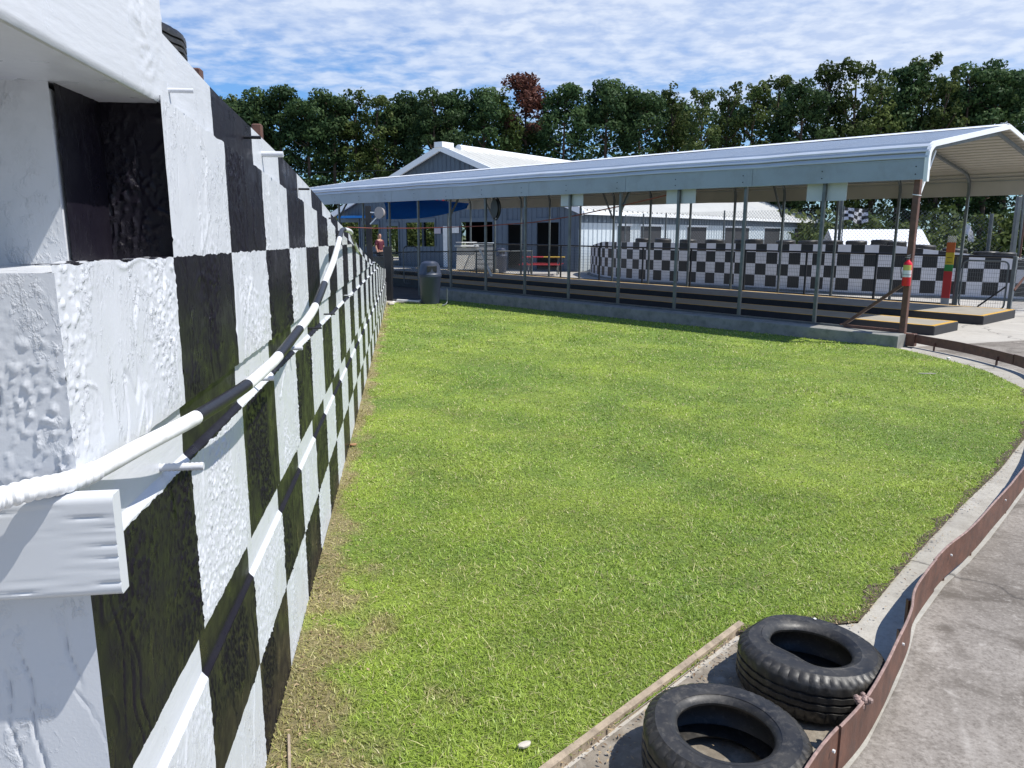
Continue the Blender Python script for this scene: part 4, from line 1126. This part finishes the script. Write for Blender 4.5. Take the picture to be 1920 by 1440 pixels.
# small white shed
sh = empty('white_shed', (0,0,0), 0, 'low shed with bright white gable roof behind the tyres', 'shed')
Ys = 46; p0 = gy(1553,430,Ys); p1 = gy(1716,430,Ys); e0_ = gy(1540,462,Ys-2.0)
zR, zE2 = p0.z, p0.z-1.15
b = MB()
for sgn in (-1, 1):
    b.face([(p0.x,Ys,zR),(p1.x,Ys,zR),(p1.x+.0,Ys+sgn*2.2,zE2),(p0.x,Ys+sgn*2.2,zE2)])
    b.face([(p0.x,Ys,zR-.06),(p1.x,Ys,zR-.06),(p1.x,Ys+sgn*2.2,zE2-.06),(p0.x,Ys+sgn*2.2,zE2-.06)])
b.build('roof', M['trim'], sh)
b = MB(); b.box((p0.x+.1,Ys-2,0),(p1.x-.15,Ys+2,zE2-.0)); b.face([(p1.x-.15,Ys-2,zE2),(p1.x-.15,Ys+2,zE2),(p1.x-.15,Ys,zR-.1)]); b.build('walls', M['sidingwhite'], sh)
sh.rotation_euler = (0,0,0)
sh.location = (0,0,0)
def rotobj(o, c, a):
    o.matrix_world = Matrix.Translation(c) @ Matrix.Rotation(a, 4, 'Z') @ Matrix.Translation(-Vector(c))
rotobj(sh, (p0.x,Ys,0), -.18)

# ---------------------------------------------------------------- yard things
# blue shade sail
b = MB(); top0, top1, bot1, bot0 = gy(712,366,30), gy(879,381.5,31), gy(875,391,30.6), gy(724,411,29.3)
n = 14; vs = []
for i in range(n+1):
    for j in range(n+1):
        u, v = i/n, j/n
        p = (top0*(1-u)+top1*u)*(1-v)+(bot0*(1-u)+bot1*u)*v
        vs.append(p+Vector((.10*sin(pi*v)*(1-u), -.25*sin(pi*u)*sin(pi*v), -.13*sin(pi*u)*v+.05*sin(5*u+4*v)*sin(pi*v)*.3)))
b.add(vs, [(i*(n+1)+j, (i+1)*(n+1)+j, (i+1)*(n+1)+j+1, i*(n+1)+j+1) for i in range(n) for j in range(n)])
ss_ = b.build('shade_sail', M['sailc'], None, True); tag(ss_, 'bright blue shade sail stretched in front of the gabled building', 'shade sail')
md = ss_.modifiers.new('s', 'SOLIDIFY'); md.thickness = .01
# floodlight / round fan on its pole
p = gy(690,386,23.0)
b = MB(); b.bevbox((-.08,-.08,0),(.08,.08,p.z),.01); o = b.build('dark_pole', M['rail']); o.location = (p.x,23,0); tag(o, 'dark square pole standing behind the end of the checkered wall', 'pole')
fp_ = gy(713,399,22.7); pf = empty('pole_fan', fp_, -.5, 'round greyish fan mounted on the dark pole', 'fan')
b = MB(); b.tube([(0,-.06,0),(0,.05,0)], [.17,.14], 20); b.build('fan_shroud', simple('fan_grey', (.34,.31,.30), .5, bmp=.1), pf)
b = MB(); b.tube([(0,.05,0),(-.08,.12,.02)], .07, 12); b.build('fan_motor', M['rail'], pf)
b = MB(); b.bar((-.1,.1,0),(-.36,.0,.02),.03); b.bar((-.1,.0,-.1),(-.3,-.1,-.32),.03); b.build('fan_arm', M['trim'], pf)
p = gy(727,462,21.8)
b = MB(); b.bevbox((-.10,-.10,0),(.10,.10,p.z),.01); o = b.build('dark_post', M['rail']); o.location = (p.x,21.8,0); tag(o, 'thick dark blue post at the far end of the checkered wall', 'post')
# low chain-link yard fence
def yardfence(name, pts, h, label, mesh=.10, mat='galv', step=None):
    r = empty(name, pts[0], 0, label, 'fence'); o0 = Vector(pts[0])
    b = MB(); P = [Vector(q) for q in pts]; rail = MB()
    for a, c in zip(P, P[1:]):
        d = (c-a); L = d.length; d = d/L; u = -h
        while u < L:
            for sg in (1,-1):
                ua, ub = (u, u+h) if sg > 0 else (u+h, u)
                za, zb = 0.05, h
                # clip
                def at(t): return ua+(ub-ua)*t
                t0, t1 = 0, 1
                if ua != ub:
                    ts = sorted(((0-ua)/(ub-ua), (L-ua)/(ub-ua))); t0, t1 = max(0, ts[0]), min(1, ts[1])
                if t1 > t0: b.wire(a+d*at(t0)+Vector((0,0,za+(zb-za)*t0))-o0, a+d*at(t1)+Vector((0,0,za+(zb-za)*t1))-o0, .005)
            u += mesh
        rail.tube([a+Vector((0,0,h))-o0, c+Vector((0,0,h))-o0], .022, 8)
    b.build('wire_mesh', M[mat], r); rail.build('top_rail', M[mat], r)
    for a, c in zip(P, P[1:]):
        k = max(1, round((c-a).length/(step or 2.4)))
        for i in range(k+(1 if c is P[-1] else 0)):
            q = a+(c-a)*i/k-o0; pb = MB(); pb.tube([q, q+Vector((0,0,h+.04))], .03, 8); pb.build('fence_post', M[mat], r)
    return r
yardfence('yard_fence', [(-5.4,27.5,0),(-3.6,29.8,0),(.8,31.2,0)], 1.15, 'low chain link fence in the yard behind the blue grey trash can')
b = MB(); b.tube([(q.x,q.y,q.z) for q in [gy(737,460,26.5), gy(737,505,26.5)]], .02, 8)
g2 = empty('yard_gate', (0,0,0), 0, 'small open chain link gate with rounded tube frame in the yard', 'gate')
def rr3(x0, x1, z0, z1, Y, r=.12):
    pts = []
    for cx, cz, a0 in ((x1-r,z1-r,0),(x0+r,z1-r,90),(x0+r,z0+r,180),(x1-r,z0+r,270)):
        for i in range(5):
            a = math.radians(a0+i*22.5); pts.append((cx+r*cos(a), Y, cz+r*sin(a)))
    return pts+[pts[0]]
q0 = gy(756,462,27); q1 = gy(784,511,27)
b = MB(); b.tube(rr3(q0.x, q1.x, .1, q0.z, 27), .02, 8); b.build('gate_frame', M['galv'], g2)
b = MB()
for i in range(8): b.wire((q0.x+.02+i*.065,27,.12),(q0.x+.02+i*.065,27,q0.z-.02),.003)
for i in range(9): b.wire((q0.x,27,.16+i*.12),(q1.x,27,.16+i*.12),.003)
b.build('wire_mesh', M['galv'], g2)
# low yard plinth
b = MB(); pA = gy(768,505,33); b.bevbox((-5.0,34,-.02),(-.6,34.5,.28),.02); tag(b.build('low_plinth', M['plat']), 'low pale concrete plinth in the yard behind the chain link fence', 'plinth')
# white cart and grey bin
ct = empty('white_cart', (-2.0,33.0,0), .1, 'white tapered serving cart in the yard in front of the building', 'cart')
b = MB(); b.loft([[(-.38,-.3,.35),(.38,-.3,.35),(.38,.3,.35),(-.38,.3,.35)],[(-.32,-.28,1.25),(.50,-.28,1.25),(.50,.3,1.25),(-.32,.3,1.25)]]); b.build('cart_body', M['wlabel'], ct)
b = MB(); b.bevbox((-.42,-.36,1.28),(.58,.36,1.36),.01); b.bevbox((-.36,-.32,1.44),(.5,.32,1.48),.01); b.build('cart_top', M['trim'], ct)
for x in (-.3,.3):
    b = MB(); b.bar((x,-.2,0),(x,-.2,.36),.04); b.bar((x,.2,0),(x,.2,.36),.04); b.build('leg', M['galvd'], ct)
gb = empty('grey_crate', (-1.22,34.0,0), .1, 'large grey slatted storage box right of the white cart', 'storage box')
b = MB(); b.bevbox((-.42,-.4,.3),(.42,.4,1.35),.02); b.build('box_body', M['greypaint'], gb)
b = MB()
for i in range(5): b.box((-.43,-.425,.38+i*.19),(.43,-.402,.52+i*.19))
b.build('slats', M['greypaint'], gb)
b = MB(); b.bevbox((-.46,-.45,1.36),(.46,.45,1.44),.01); b.build('box_lid', M['sidingwhite'], gb)
b = MB(); b.bar(gy(900,468,30.0), gy(922,517,28.5), .06)
tag(b.build('leaning_board', M['trim']), 'white board leaning diagonally against a back post of the pavilion', 'board')
# picnic table
pt = empty('picnic_table', (1.45,35.5,0), -.12, 'red and yellow picnic table in the yard before the building', 'picnic table')
b = MB(); b.mat(M['bench_red']); b.mat(M['bench_yel'])
for j in range(4):
    y = -.36+j*.19
    b.mat(M['bench_red']); b.box((-.95,y,.76),(0,y+.17,.80)); b.mat(M['bench_yel']); b.box((.002,y,.76),(.95,y+.17,.80))
b.build('table_top', None, pt)
for sy in (-.78,.60):
    b = MB(); b.box((-1.05,sy,.44),(.85,sy+.24,.48)); b.build('bench', M['bench_red'], pt)
for sx in (-.65,.65):
    for sg in (-1,1):
        b = MB(); b.bar((sx,sg*.62,0),(sx,sg*.15,.76),.05); b.build('leg', M['galvd'], pt)
    b = MB(); b.bar((sx,-.7,.42),(sx,.7,.42),.05); b.build('crossbar', M['galvd'], pt)
# steps seen beyond the wall end
b = MB()
for i in range(4): b.bevbox((-5.75+i*.02,31+i*.3,0),(-4.9,31.3+i*.3,.25+.22*i),.01)
tag(b.build('concrete_steps', M['plat']), 'small flight of concrete steps behind the end of the checkered wall', 'steps')
# pipe elbow and scraps at the kerb end
b = MB(); a0 = gz(838,575)
b.tube([a0+Vector((0,.1,.45)), a0+Vector((0,.1,.12)), a0+Vector((-.03,.05,.06)), a0+Vector((-.12,0,.03))], .016, 8)
tag(b.build('conduit', M['galvd']), 'thin grey conduit bent at the left end of the kerb', 'pipe')
b = MB(); b.tube([gz(745,563,.03), gz(788,566,.03)], .035, 8); tag(b.build('loose_pipe', M['wlabel']), 'pale loose pipe on the ground between the wall end and the trash can', 'pipe')
for x, y, r, lab in ((733,572,.10,'tan lump of rubble at the far foot of the wall'),(738,568,.06,'small white stone beside the rubble at the wall end')):
    b = MB(); q = gz(x, y); b.lathe([(r*.5,0),(r,r*.25),(r*.85,r*.6),(r*.4,r*.85)], 7, (q.x,q.y,0)); tag(b.build('stone', M['stone'] if r > .08 else M['wlabel']), lab, 'stone')
# rusty rope
b = MB(); A0, A1 = gy(560,420,21), pv(.0, 1.57*4, 2.5)
q = [gy(650,426,22), gy(700,428,22.2), gy(780,428,22), gy(900,424,21), gy(1000,417,20), gy(1070,406,18.9), gy(1170,385,17.6), gy(1275,360,16.5)]
b.tube(q, .014, 6); tag(b.build('rope', M['ropered']), 'long sagging rust red rope crossing the pavilion front from the wall', 'rope')
# person
def person(loc, rz, label):
    def sk(name, pts, edges, rad, mat, par):
        me = bpy.data.meshes.new(name); me.from_pydata(pts, edges, []); me.materials.append(mat)
        o = bpy.data.objects.new(name, me); COL.objects.link(o)
        if par: o.parent = par
        m = o.modifiers.new('skin', 'SKIN'); 
        for v, r in zip(me.skin_vertices[0].data, rad): v.radius = r if isinstance(r, tuple) else (r, r)
        me.skin_vertices[0].data[0].use_root = True
        s_ = o.modifiers.new('sub', 'SUBSURF'); s_.levels = 2; s_.render_levels = 2; return o
    pts = [(0,0,.95),(0,0,1.12),(0,.0,1.32),(0,0,1.46),(0,0,1.53),(0,-.01,1.60),(0,-.01,1.70),(0,-.01,1.765),
           (-.17,0,1.43),(-.23,.0,1.18),(-.22,-.10,.95),(-.22,-.14,.88),(.17,0,1.43),(.23,.0,1.17),(.26,-.16,1.0),(.27,-.21,.96),
           (-.09,0,.88),(-.10,-.02,.48),(-.10,.02,.08),(-.10,-.12,.03),(.09,0,.88),(.11,.06,.48),(.12,.10,.08),(.12,-.03,.03)]
    ed = [(0,1),(1,2),(2,3),(3,4),(4,5),(5,6),(6,7),(3,8),(8,9),(9,10),(10,11),(3,12),(12,13),(13,14),(14,15),(0,16),(16,17),(17,18),(18,19),(0,20),(20,21),(21,22),(22,23)]
    rad = [(.15,.11),(.15,.10),(.17,.11),(.10,.08),.055,(.075,.09),(.085,.10),.05,.06,.045,.035,.035,.06,.045,.035,.035,.085,.06,.045,.035,.085,.06,.045,.035]
    r = sk('person', pts, ed, rad, M['skin'], None); r.location = loc; r.rotation_euler = (0,0,rz); tag(r, label, 'person')
    sk('shirt', [(0,0,.98),(0,0,1.12),(0,0,1.32),(0,0,1.46),(-.17,0,1.43),(-.225,0,1.22),(.17,0,1.43),(.225,0,1.22)], [(0,1),(1,2),(2,3),(3,4),(4,5),(3,6),(6,7)],
       [(.175,.135),(.17,.12),(.19,.13),(.11,.09),.078,.066,.078,.066], M['maroon'], r)
    sk('trousers', [(0,0,.95),(-.09,0,.88),(-.10,-.02,.48),(-.10,.02,.12),(.09,0,.88),(.11,.06,.48),(.12,.10,.12)], [(0,1),(1,2),(2,3),(0,4),(4,5),(5,6)],
       [(.165,.125),.105,.08,.065,.105,.08,.065], M['navy'], r)
    sk('hair', [(0,.025,1.66),(0,.02,1.73),(0,.0,1.79)], [(0,1),(1,2)], [(.09,.095),(.092,.10),(.05,.06)], M['hair'], r)
pp = gy(711,437,36)
person((pp.x,36,.06), .9, 'person with dark hair in a maroon shirt walking past the building')
# power lines and pole
b = MB(); b.tube([(41.6,64,0),(41.2,64,10.9)], [.12,.09], 8); tag(b.build('utility_pole', M['galv']), 'grey utility pole rising behind the right end of the pavilion roof', 'pole')
for z0, z1, k in ((6.2,10.3,0),(5.0,9.2,1)):
    b = MB(); n = 24; b.tube([(-45+(41.3+45)*i/n, 62+2*i/n, z0+(z1-z0)*i/n-1.2*sin(pi*i/n)) for i in range(n+1)], .022, 4)
    tag(b.build('power_line', M['rail']), ('upper' if k == 0 else 'lower')+' thin dark power line crossing in front of the tree line', 'cable')

# ---------------------------------------------------------------- trees
def leafmesh(name, centers, radii, cnt, size, redtop=None, flatten=.75, seed=0):
    g = np.random.default_rng(seed); V = []; T = []
    for (cx, cy, cz), r in zip(centers, radii):
        n = int(cnt*(r**2)); d = g.normal(size=(n,3)); d /= np.linalg.norm(d, axis=1)[:, None]
        rad = r*(.55+.55*g.random(n)**.6)
        c = np.array([cx,cy,cz])+d*rad[:, None]*np.array([1,1,flatten])
        nrm = d*.9+g.normal(size=(n,3))*.55; nrm /= np.linalg.norm(nrm, axis=1)[:, None]
        a = np.cross(nrm, g.normal(size=(n,3))); a /= np.linalg.norm(a, axis=1)[:, None]; b_ = np.cross(nrm, a)
        s = size*(.6+.8*g.random(n))[:, None]
        q = np.stack([c-a*s, c+b_*s*.55, c+a*s*.9, c-b_*s*.6], 1); V.append(q.reshape(-1,3))
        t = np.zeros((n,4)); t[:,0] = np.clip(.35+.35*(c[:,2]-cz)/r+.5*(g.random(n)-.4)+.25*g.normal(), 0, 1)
        t[:,1] = 0 if redtop is None else np.clip((c[:,2]-redtop)/2.5, 0, 1)*(.6+.6*g.random(n)); t[:,3] = 1
        T.append(np.repeat(t,4,0))
    V = np.concatenate(V); T = np.concatenate(T); n = len(V)//4
    me = bpy.data.meshes.new(name); me.vertices.add(len(V)); me.vertices.foreach_set('co', V.ravel())
    me.loops.add(len(V)); me.loops.foreach_set('vertex_index', np.arange(len(V), dtype=np.int32))
    me.polygons.add(n); me.polygons.foreach_set('loop_start', np.arange(0, len(V), 4, dtype=np.int32)); me.update(calc_edges=True)
    at = me.color_attributes.new('tint', 'FLOAT_COLOR', 'POINT'); at.data.foreach_set('color', T.ravel())
    return me
def make_tree(kind, seed, Ht=15.0):
    g = random.Random(seed); cs = []; rs = []; limbs = []
    if kind in ('pine','red'):
        ww = g.uniform(2.0,2.6)
        for i in range(40):
            f = g.random()**.75; z = Ht*(.40+.56*f); wr = ww*math.sqrt(max(.04, 1-((f-.35)/.72)**2))
            a = g.uniform(0,6.28); rr_ = wr*math.sqrt(g.random()); cs.append((rr_*cos(a), rr_*sin(a), z)); rs.append(g.uniform(.60,1.05))
            if i % 2 == 0: limbs.append(((0,0,z-.9), cs[-1]))
        for i in range(14):
            z = Ht*g.uniform(.16,.42); a = g.uniform(0,6.28); rr_ = ww*g.uniform(.2,.85); cs.append((rr_*cos(a), rr_*sin(a), z)); rs.append(g.uniform(.5,.85)); limbs.append(((0,0,z-.5), cs[-1]))
        sz, cnt, fl = .16, 215, .66
    else:
        ww = g.uniform(2.1,2.7)
        for i in range(60):
            f = g.random()**.85; z = Ht*(.20+.78*f); wr = ww*(1.0-.62*f**2.2)
            a = g.uniform(0,6.28); rr_ = wr*math.sqrt(g.random()); cs.append((rr_*cos(a), rr_*sin(a), z)); rs.append(g.uniform(.50,.95)*(1-.35*f))
            if i % 3 == 0: limbs.append(((0,0,max(.5,z-1.6)), cs[-1]))
        for i in range(5):
            a = g.uniform(0,6.28); cs.append((ww*.35*cos(a), ww*.35*sin(a), Ht*g.uniform(.95,1.01))); rs.append(.36)
        sz, cnt, fl = .15, 230, .95
    rt = Ht*.60 if kind == 'red' else None
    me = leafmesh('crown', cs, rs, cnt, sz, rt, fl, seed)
    b = MB(); b.tube([(0,0,-.1),(.05,.03,Ht*.3),(-.05,.08,Ht*.6),(0,0,Ht*.93)], [.24,.18,.12,.04], 7)
    for p, q in limbs:
        p, q = Vector(p), Vector(q); b.tube([p, (p+q)/2+Vector((0,0,-.12)), q], [.075,.05,.02], 4, False)
    return me, b
VAR = {'pine': [], 'oak': [], 'oaky': [], 'red': []}
for k, n in (('pine',4),('oak',3),('oaky',1),('red',1)):
    for i in range(n):
        me, b = make_tree(k if k in ('pine','red') else 'oak', 40+i*7+len(k), 15.0)
        me.materials.append(M[{'pine':'pine','oak':'oak','oaky':'oaky','red':'oakred'}[k]])
        tme = b.build('trunk_src', M['bark']); m2 = tme.data; bpy.data.objects.remove(tme); VAR[k].append((me, m2))
TR = [(425,182,'oak'),(455,170,'pine'),(487,168,'pine'),(522,158,'pine'),(572,184,'pine'),(620,160,'pine'),(664,174,'oaky'),(706,182,'oak'),(738,186,'pine'),(771,165,'pine'),(812,168,'pine'),(846,170,'pine'),(908,158,'pine'),(948,176,'oaky'),(985,136,'red'),
      (1060,154,'pine'),(1140,142,'pine'),(1200,154,'pine'),(1262,168,'oaky'),(1318,170,'oak'),(1368,162,'oak'),(1415,158,'oak'),(1462,146,'oak'),(1508,152,'pine'),(1560,124,'oak'),(1608,117,'oak'),(1654,136,'oak'),(1704,122,'pine'),(1738,110,'oak'),(1778,136,'oak'),(1822,122,'pine'),(1872,117,'pine'),(1912,128,'pine')]
words = {'pine':'dark rounded pine','oak':'green broadleaf tree','oaky':'yellowish green broadleaf tree','red':'tree with a reddish brown dead top'}
ORD = ordn+['twenty-first','twenty-second','twenty-third','twenty-fourth','twenty-fifth','twenty-sixth','twenty-seventh','twenty-eighth','twenty-ninth','thirtieth','thirty-first','thirty-second','thirty-third']
for i, (px, py, kd) in enumerate(TR):
    Y = 73+R.uniform(-2.5,2.5); p = gy(px, py+6, Y); me, tm_ = VAR[kd][i % len(VAR[kd])]
    nm = {'pine':'pine_tree'}.get(kd, 'broadleaf_tree'); r = empty(nm, (p.x, Y, 0), R.uniform(0,6.28), '%s in the tree line, %s tree from the left' % (words[kd], ORD[i]), 'tree', 'trees in the line behind the buildings')
    k = p.z/14.55; r.scale = (k*R.uniform(.92,1.08), k*R.uniform(.92,1.08), k)
    for nme, mm in (('crown', me), ('trunk', tm_)):
        o = bpy.data.objects.new(nme, mm); COL.objects.link(o); o.parent = r
# wood behind (reads as one mass)
V = []; T = []
g = np.random.default_rng(5)
cs = []; rs = []
for i in range(640):
    px = g.uniform(-150,2150); Y = g.uniform(80,90); tp = np.interp(px, [380,700,1000,1300,1500,1700,2000],[205,205,190,190,160,150,140])
    zt = gy(px, float(tp), Y).z; z = zt*(1-g.random()**1.3*.95)-1.0
    if z < .5: z = .8
    q = gy(px, 400, Y); cs.append((q.x, Y, z)); rs.append(g.uniform(.9,1.6))
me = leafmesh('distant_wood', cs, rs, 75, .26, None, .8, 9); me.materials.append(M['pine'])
o = bpy.data.objects.new('distant_wood', me); COL.objects.link(o); tag(o, 'dark wood filling the gaps behind the tree line', 'wood', kind='stuff')
cs = []; rs = []
for i in range(170):
    px = g.uniform(380,2000); Y = g.uniform(66,70); q = gy(px, 400, Y); cs.append((q.x, Y, g.uniform(.4,3.2))); rs.append(g.uniform(.8,1.5))
me = leafmesh('undergrowth', cs, rs, 75, .24, None, .8, 19); me.materials.append(M['oak'])
o = bpy.data.objects.new('undergrowth', me); COL.objects.link(o); tag(o, 'shrubby undergrowth at the foot of the tree line', 'undergrowth', kind='stuff')
# garden shrubs seen through the building bays
me = leafmesh('crown', [(g.uniform(-1.2,1.2), g.uniform(-.8,.8), g.uniform(.4,2.6)) for _ in range(22)], [g.uniform(.4,.7) for _ in range(22)], 260, .11, None, .8, 29); me.materials.append(M['oaky'])
for i, (x, y) in enumerate(((-3.5,3.0),(-3.8,6.5),(-3.4,10),(-4.2,14))):
    q = bp(x, y); r = empty('garden_shrub', q, i*1.3, 'leafy sunlit shrub seen through the building bays, %s from the left' % ordn[i], 'shrub', 'shrubs beyond the building')
    o = bpy.data.objects.new('foliage', me); COL.objects.link(o); o.parent = r

# ---------------------------------------------------------------- light, sky, camera
SUN = Vector((.62,-.15,1.0)).normalized()
sl = bpy.data.lights.new('sun', 'SUN'); sl.energy = 5.0; sl.angle = math.radians(.5); sl.color = (1,.955,.88)
so = bpy.data.objects.new('sun', sl); COL.objects.link(so); so.rotation_euler = SUN.to_track_quat('Z', 'Y').to_euler()
w = bpy.data.worlds.new('World'); bpy.context.scene.world = w; w.use_nodes = True; nt = w.node_tree
bg = nt.nodes['Background']; sky = nt.nodes.new('ShaderNodeTexSky'); sky.sky_type = 'NISHITA'; sky.sun_disc = False
sky.sun_elevation = math.asin(SUN.z); sky.sun_rotation = math.atan2(SUN.x, SUN.y); sky.air_density = 1.0; sky.dust_density = .6; sky.ozone_density = 2.5
tc = nt.nodes.new('ShaderNodeTexCoord'); sp = nt.nodes.new('ShaderNodeSeparateXYZ'); ln(nt, tc.outputs['Generated'], sp.inputs[0])
zc = math_(nt, 'MAXIMUM', math_(nt, 'ADD', sp.outputs[2], .10), .04)
cx = math_(nt, 'DIVIDE', sp.outputs[0], zc); cy = math_(nt, 'DIVIDE', sp.outputs[1], zc)
cb = nt.nodes.new('ShaderNodeCombineXYZ'); ln(nt, cx, cb.inputs[0]); ln(nt, cy, cb.inputs[1])
n1 = noise_(nt, cb.outputs[0], 8.5, 6, .56, .15); n2 = noise_(nt, cb.outputs[0], 1.1, 4, .55, .3)
# cloud sheet thins towards the lower left
bias = math_(nt, 'ADD', math_(nt, 'MULTIPLY', sp.outputs[0], .26), math_(nt, 'MULTIPLY', math_(nt, 'SUBTRACT', sp.outputs[2], .195), 1.9))
bias = math_(nt, 'MINIMUM', bias, .12)
bias = math_(nt, 'SUBTRACT', bias, math_(nt, 'MULTIPLY', math_(nt, 'MAXIMUM', math_(nt, 'SUBTRACT', sp.outputs[2], .34), 0.0), 2.5))  # clouds also thinned overhead, out of view, to lower the fill light
cov = math_(nt, 'ADD', math_(nt, 'ADD', math_(nt, 'MULTIPLY', n1, .34), math_(nt, 'MULTIPLY', n2, .66)), bias)
cf_ = ramp(nt, cov, [(.34, 0), (.50, .68), (.66, .90)])
tone = mixc(nt, ramp(nt, n1, [(.38, 0), (.62, 1)]), (7.6,9.0,12.0), (10.6,11.6,13.4))
skyc = mixc(nt, 1.0, sky.outputs[0], (1.0,1.5,2.1), 'MULTIPLY')
fin = mixc(nt, cf_, skyc, tone)
ln(nt, fin, bg.inputs['Color']); bg.inputs['Strength'].default_value = .062
cam = bpy.data.cameras.new('camera'); cam.sensor_width = 36; cam.lens = F/1920*36; cam.clip_end = 2000; cam.clip_start = .05
co = bpy.data.objects.new('camera', cam); COL.objects.link(co); co.location = (0,0,H); co.rotation_euler = (pi/2-PIT, 0, 0)
sc = bpy.context.scene; sc.camera = co
sc.view_settings.view_transform = 'Standard'; sc.view_settings.look = 'None'; sc.view_settings.exposure = .30; sc.view_settings.gamma = 1
sc.cycles.max_bounces = 6; sc.cycles.use_denoising = True; sc.cycles.sample_clamp_indirect = 6
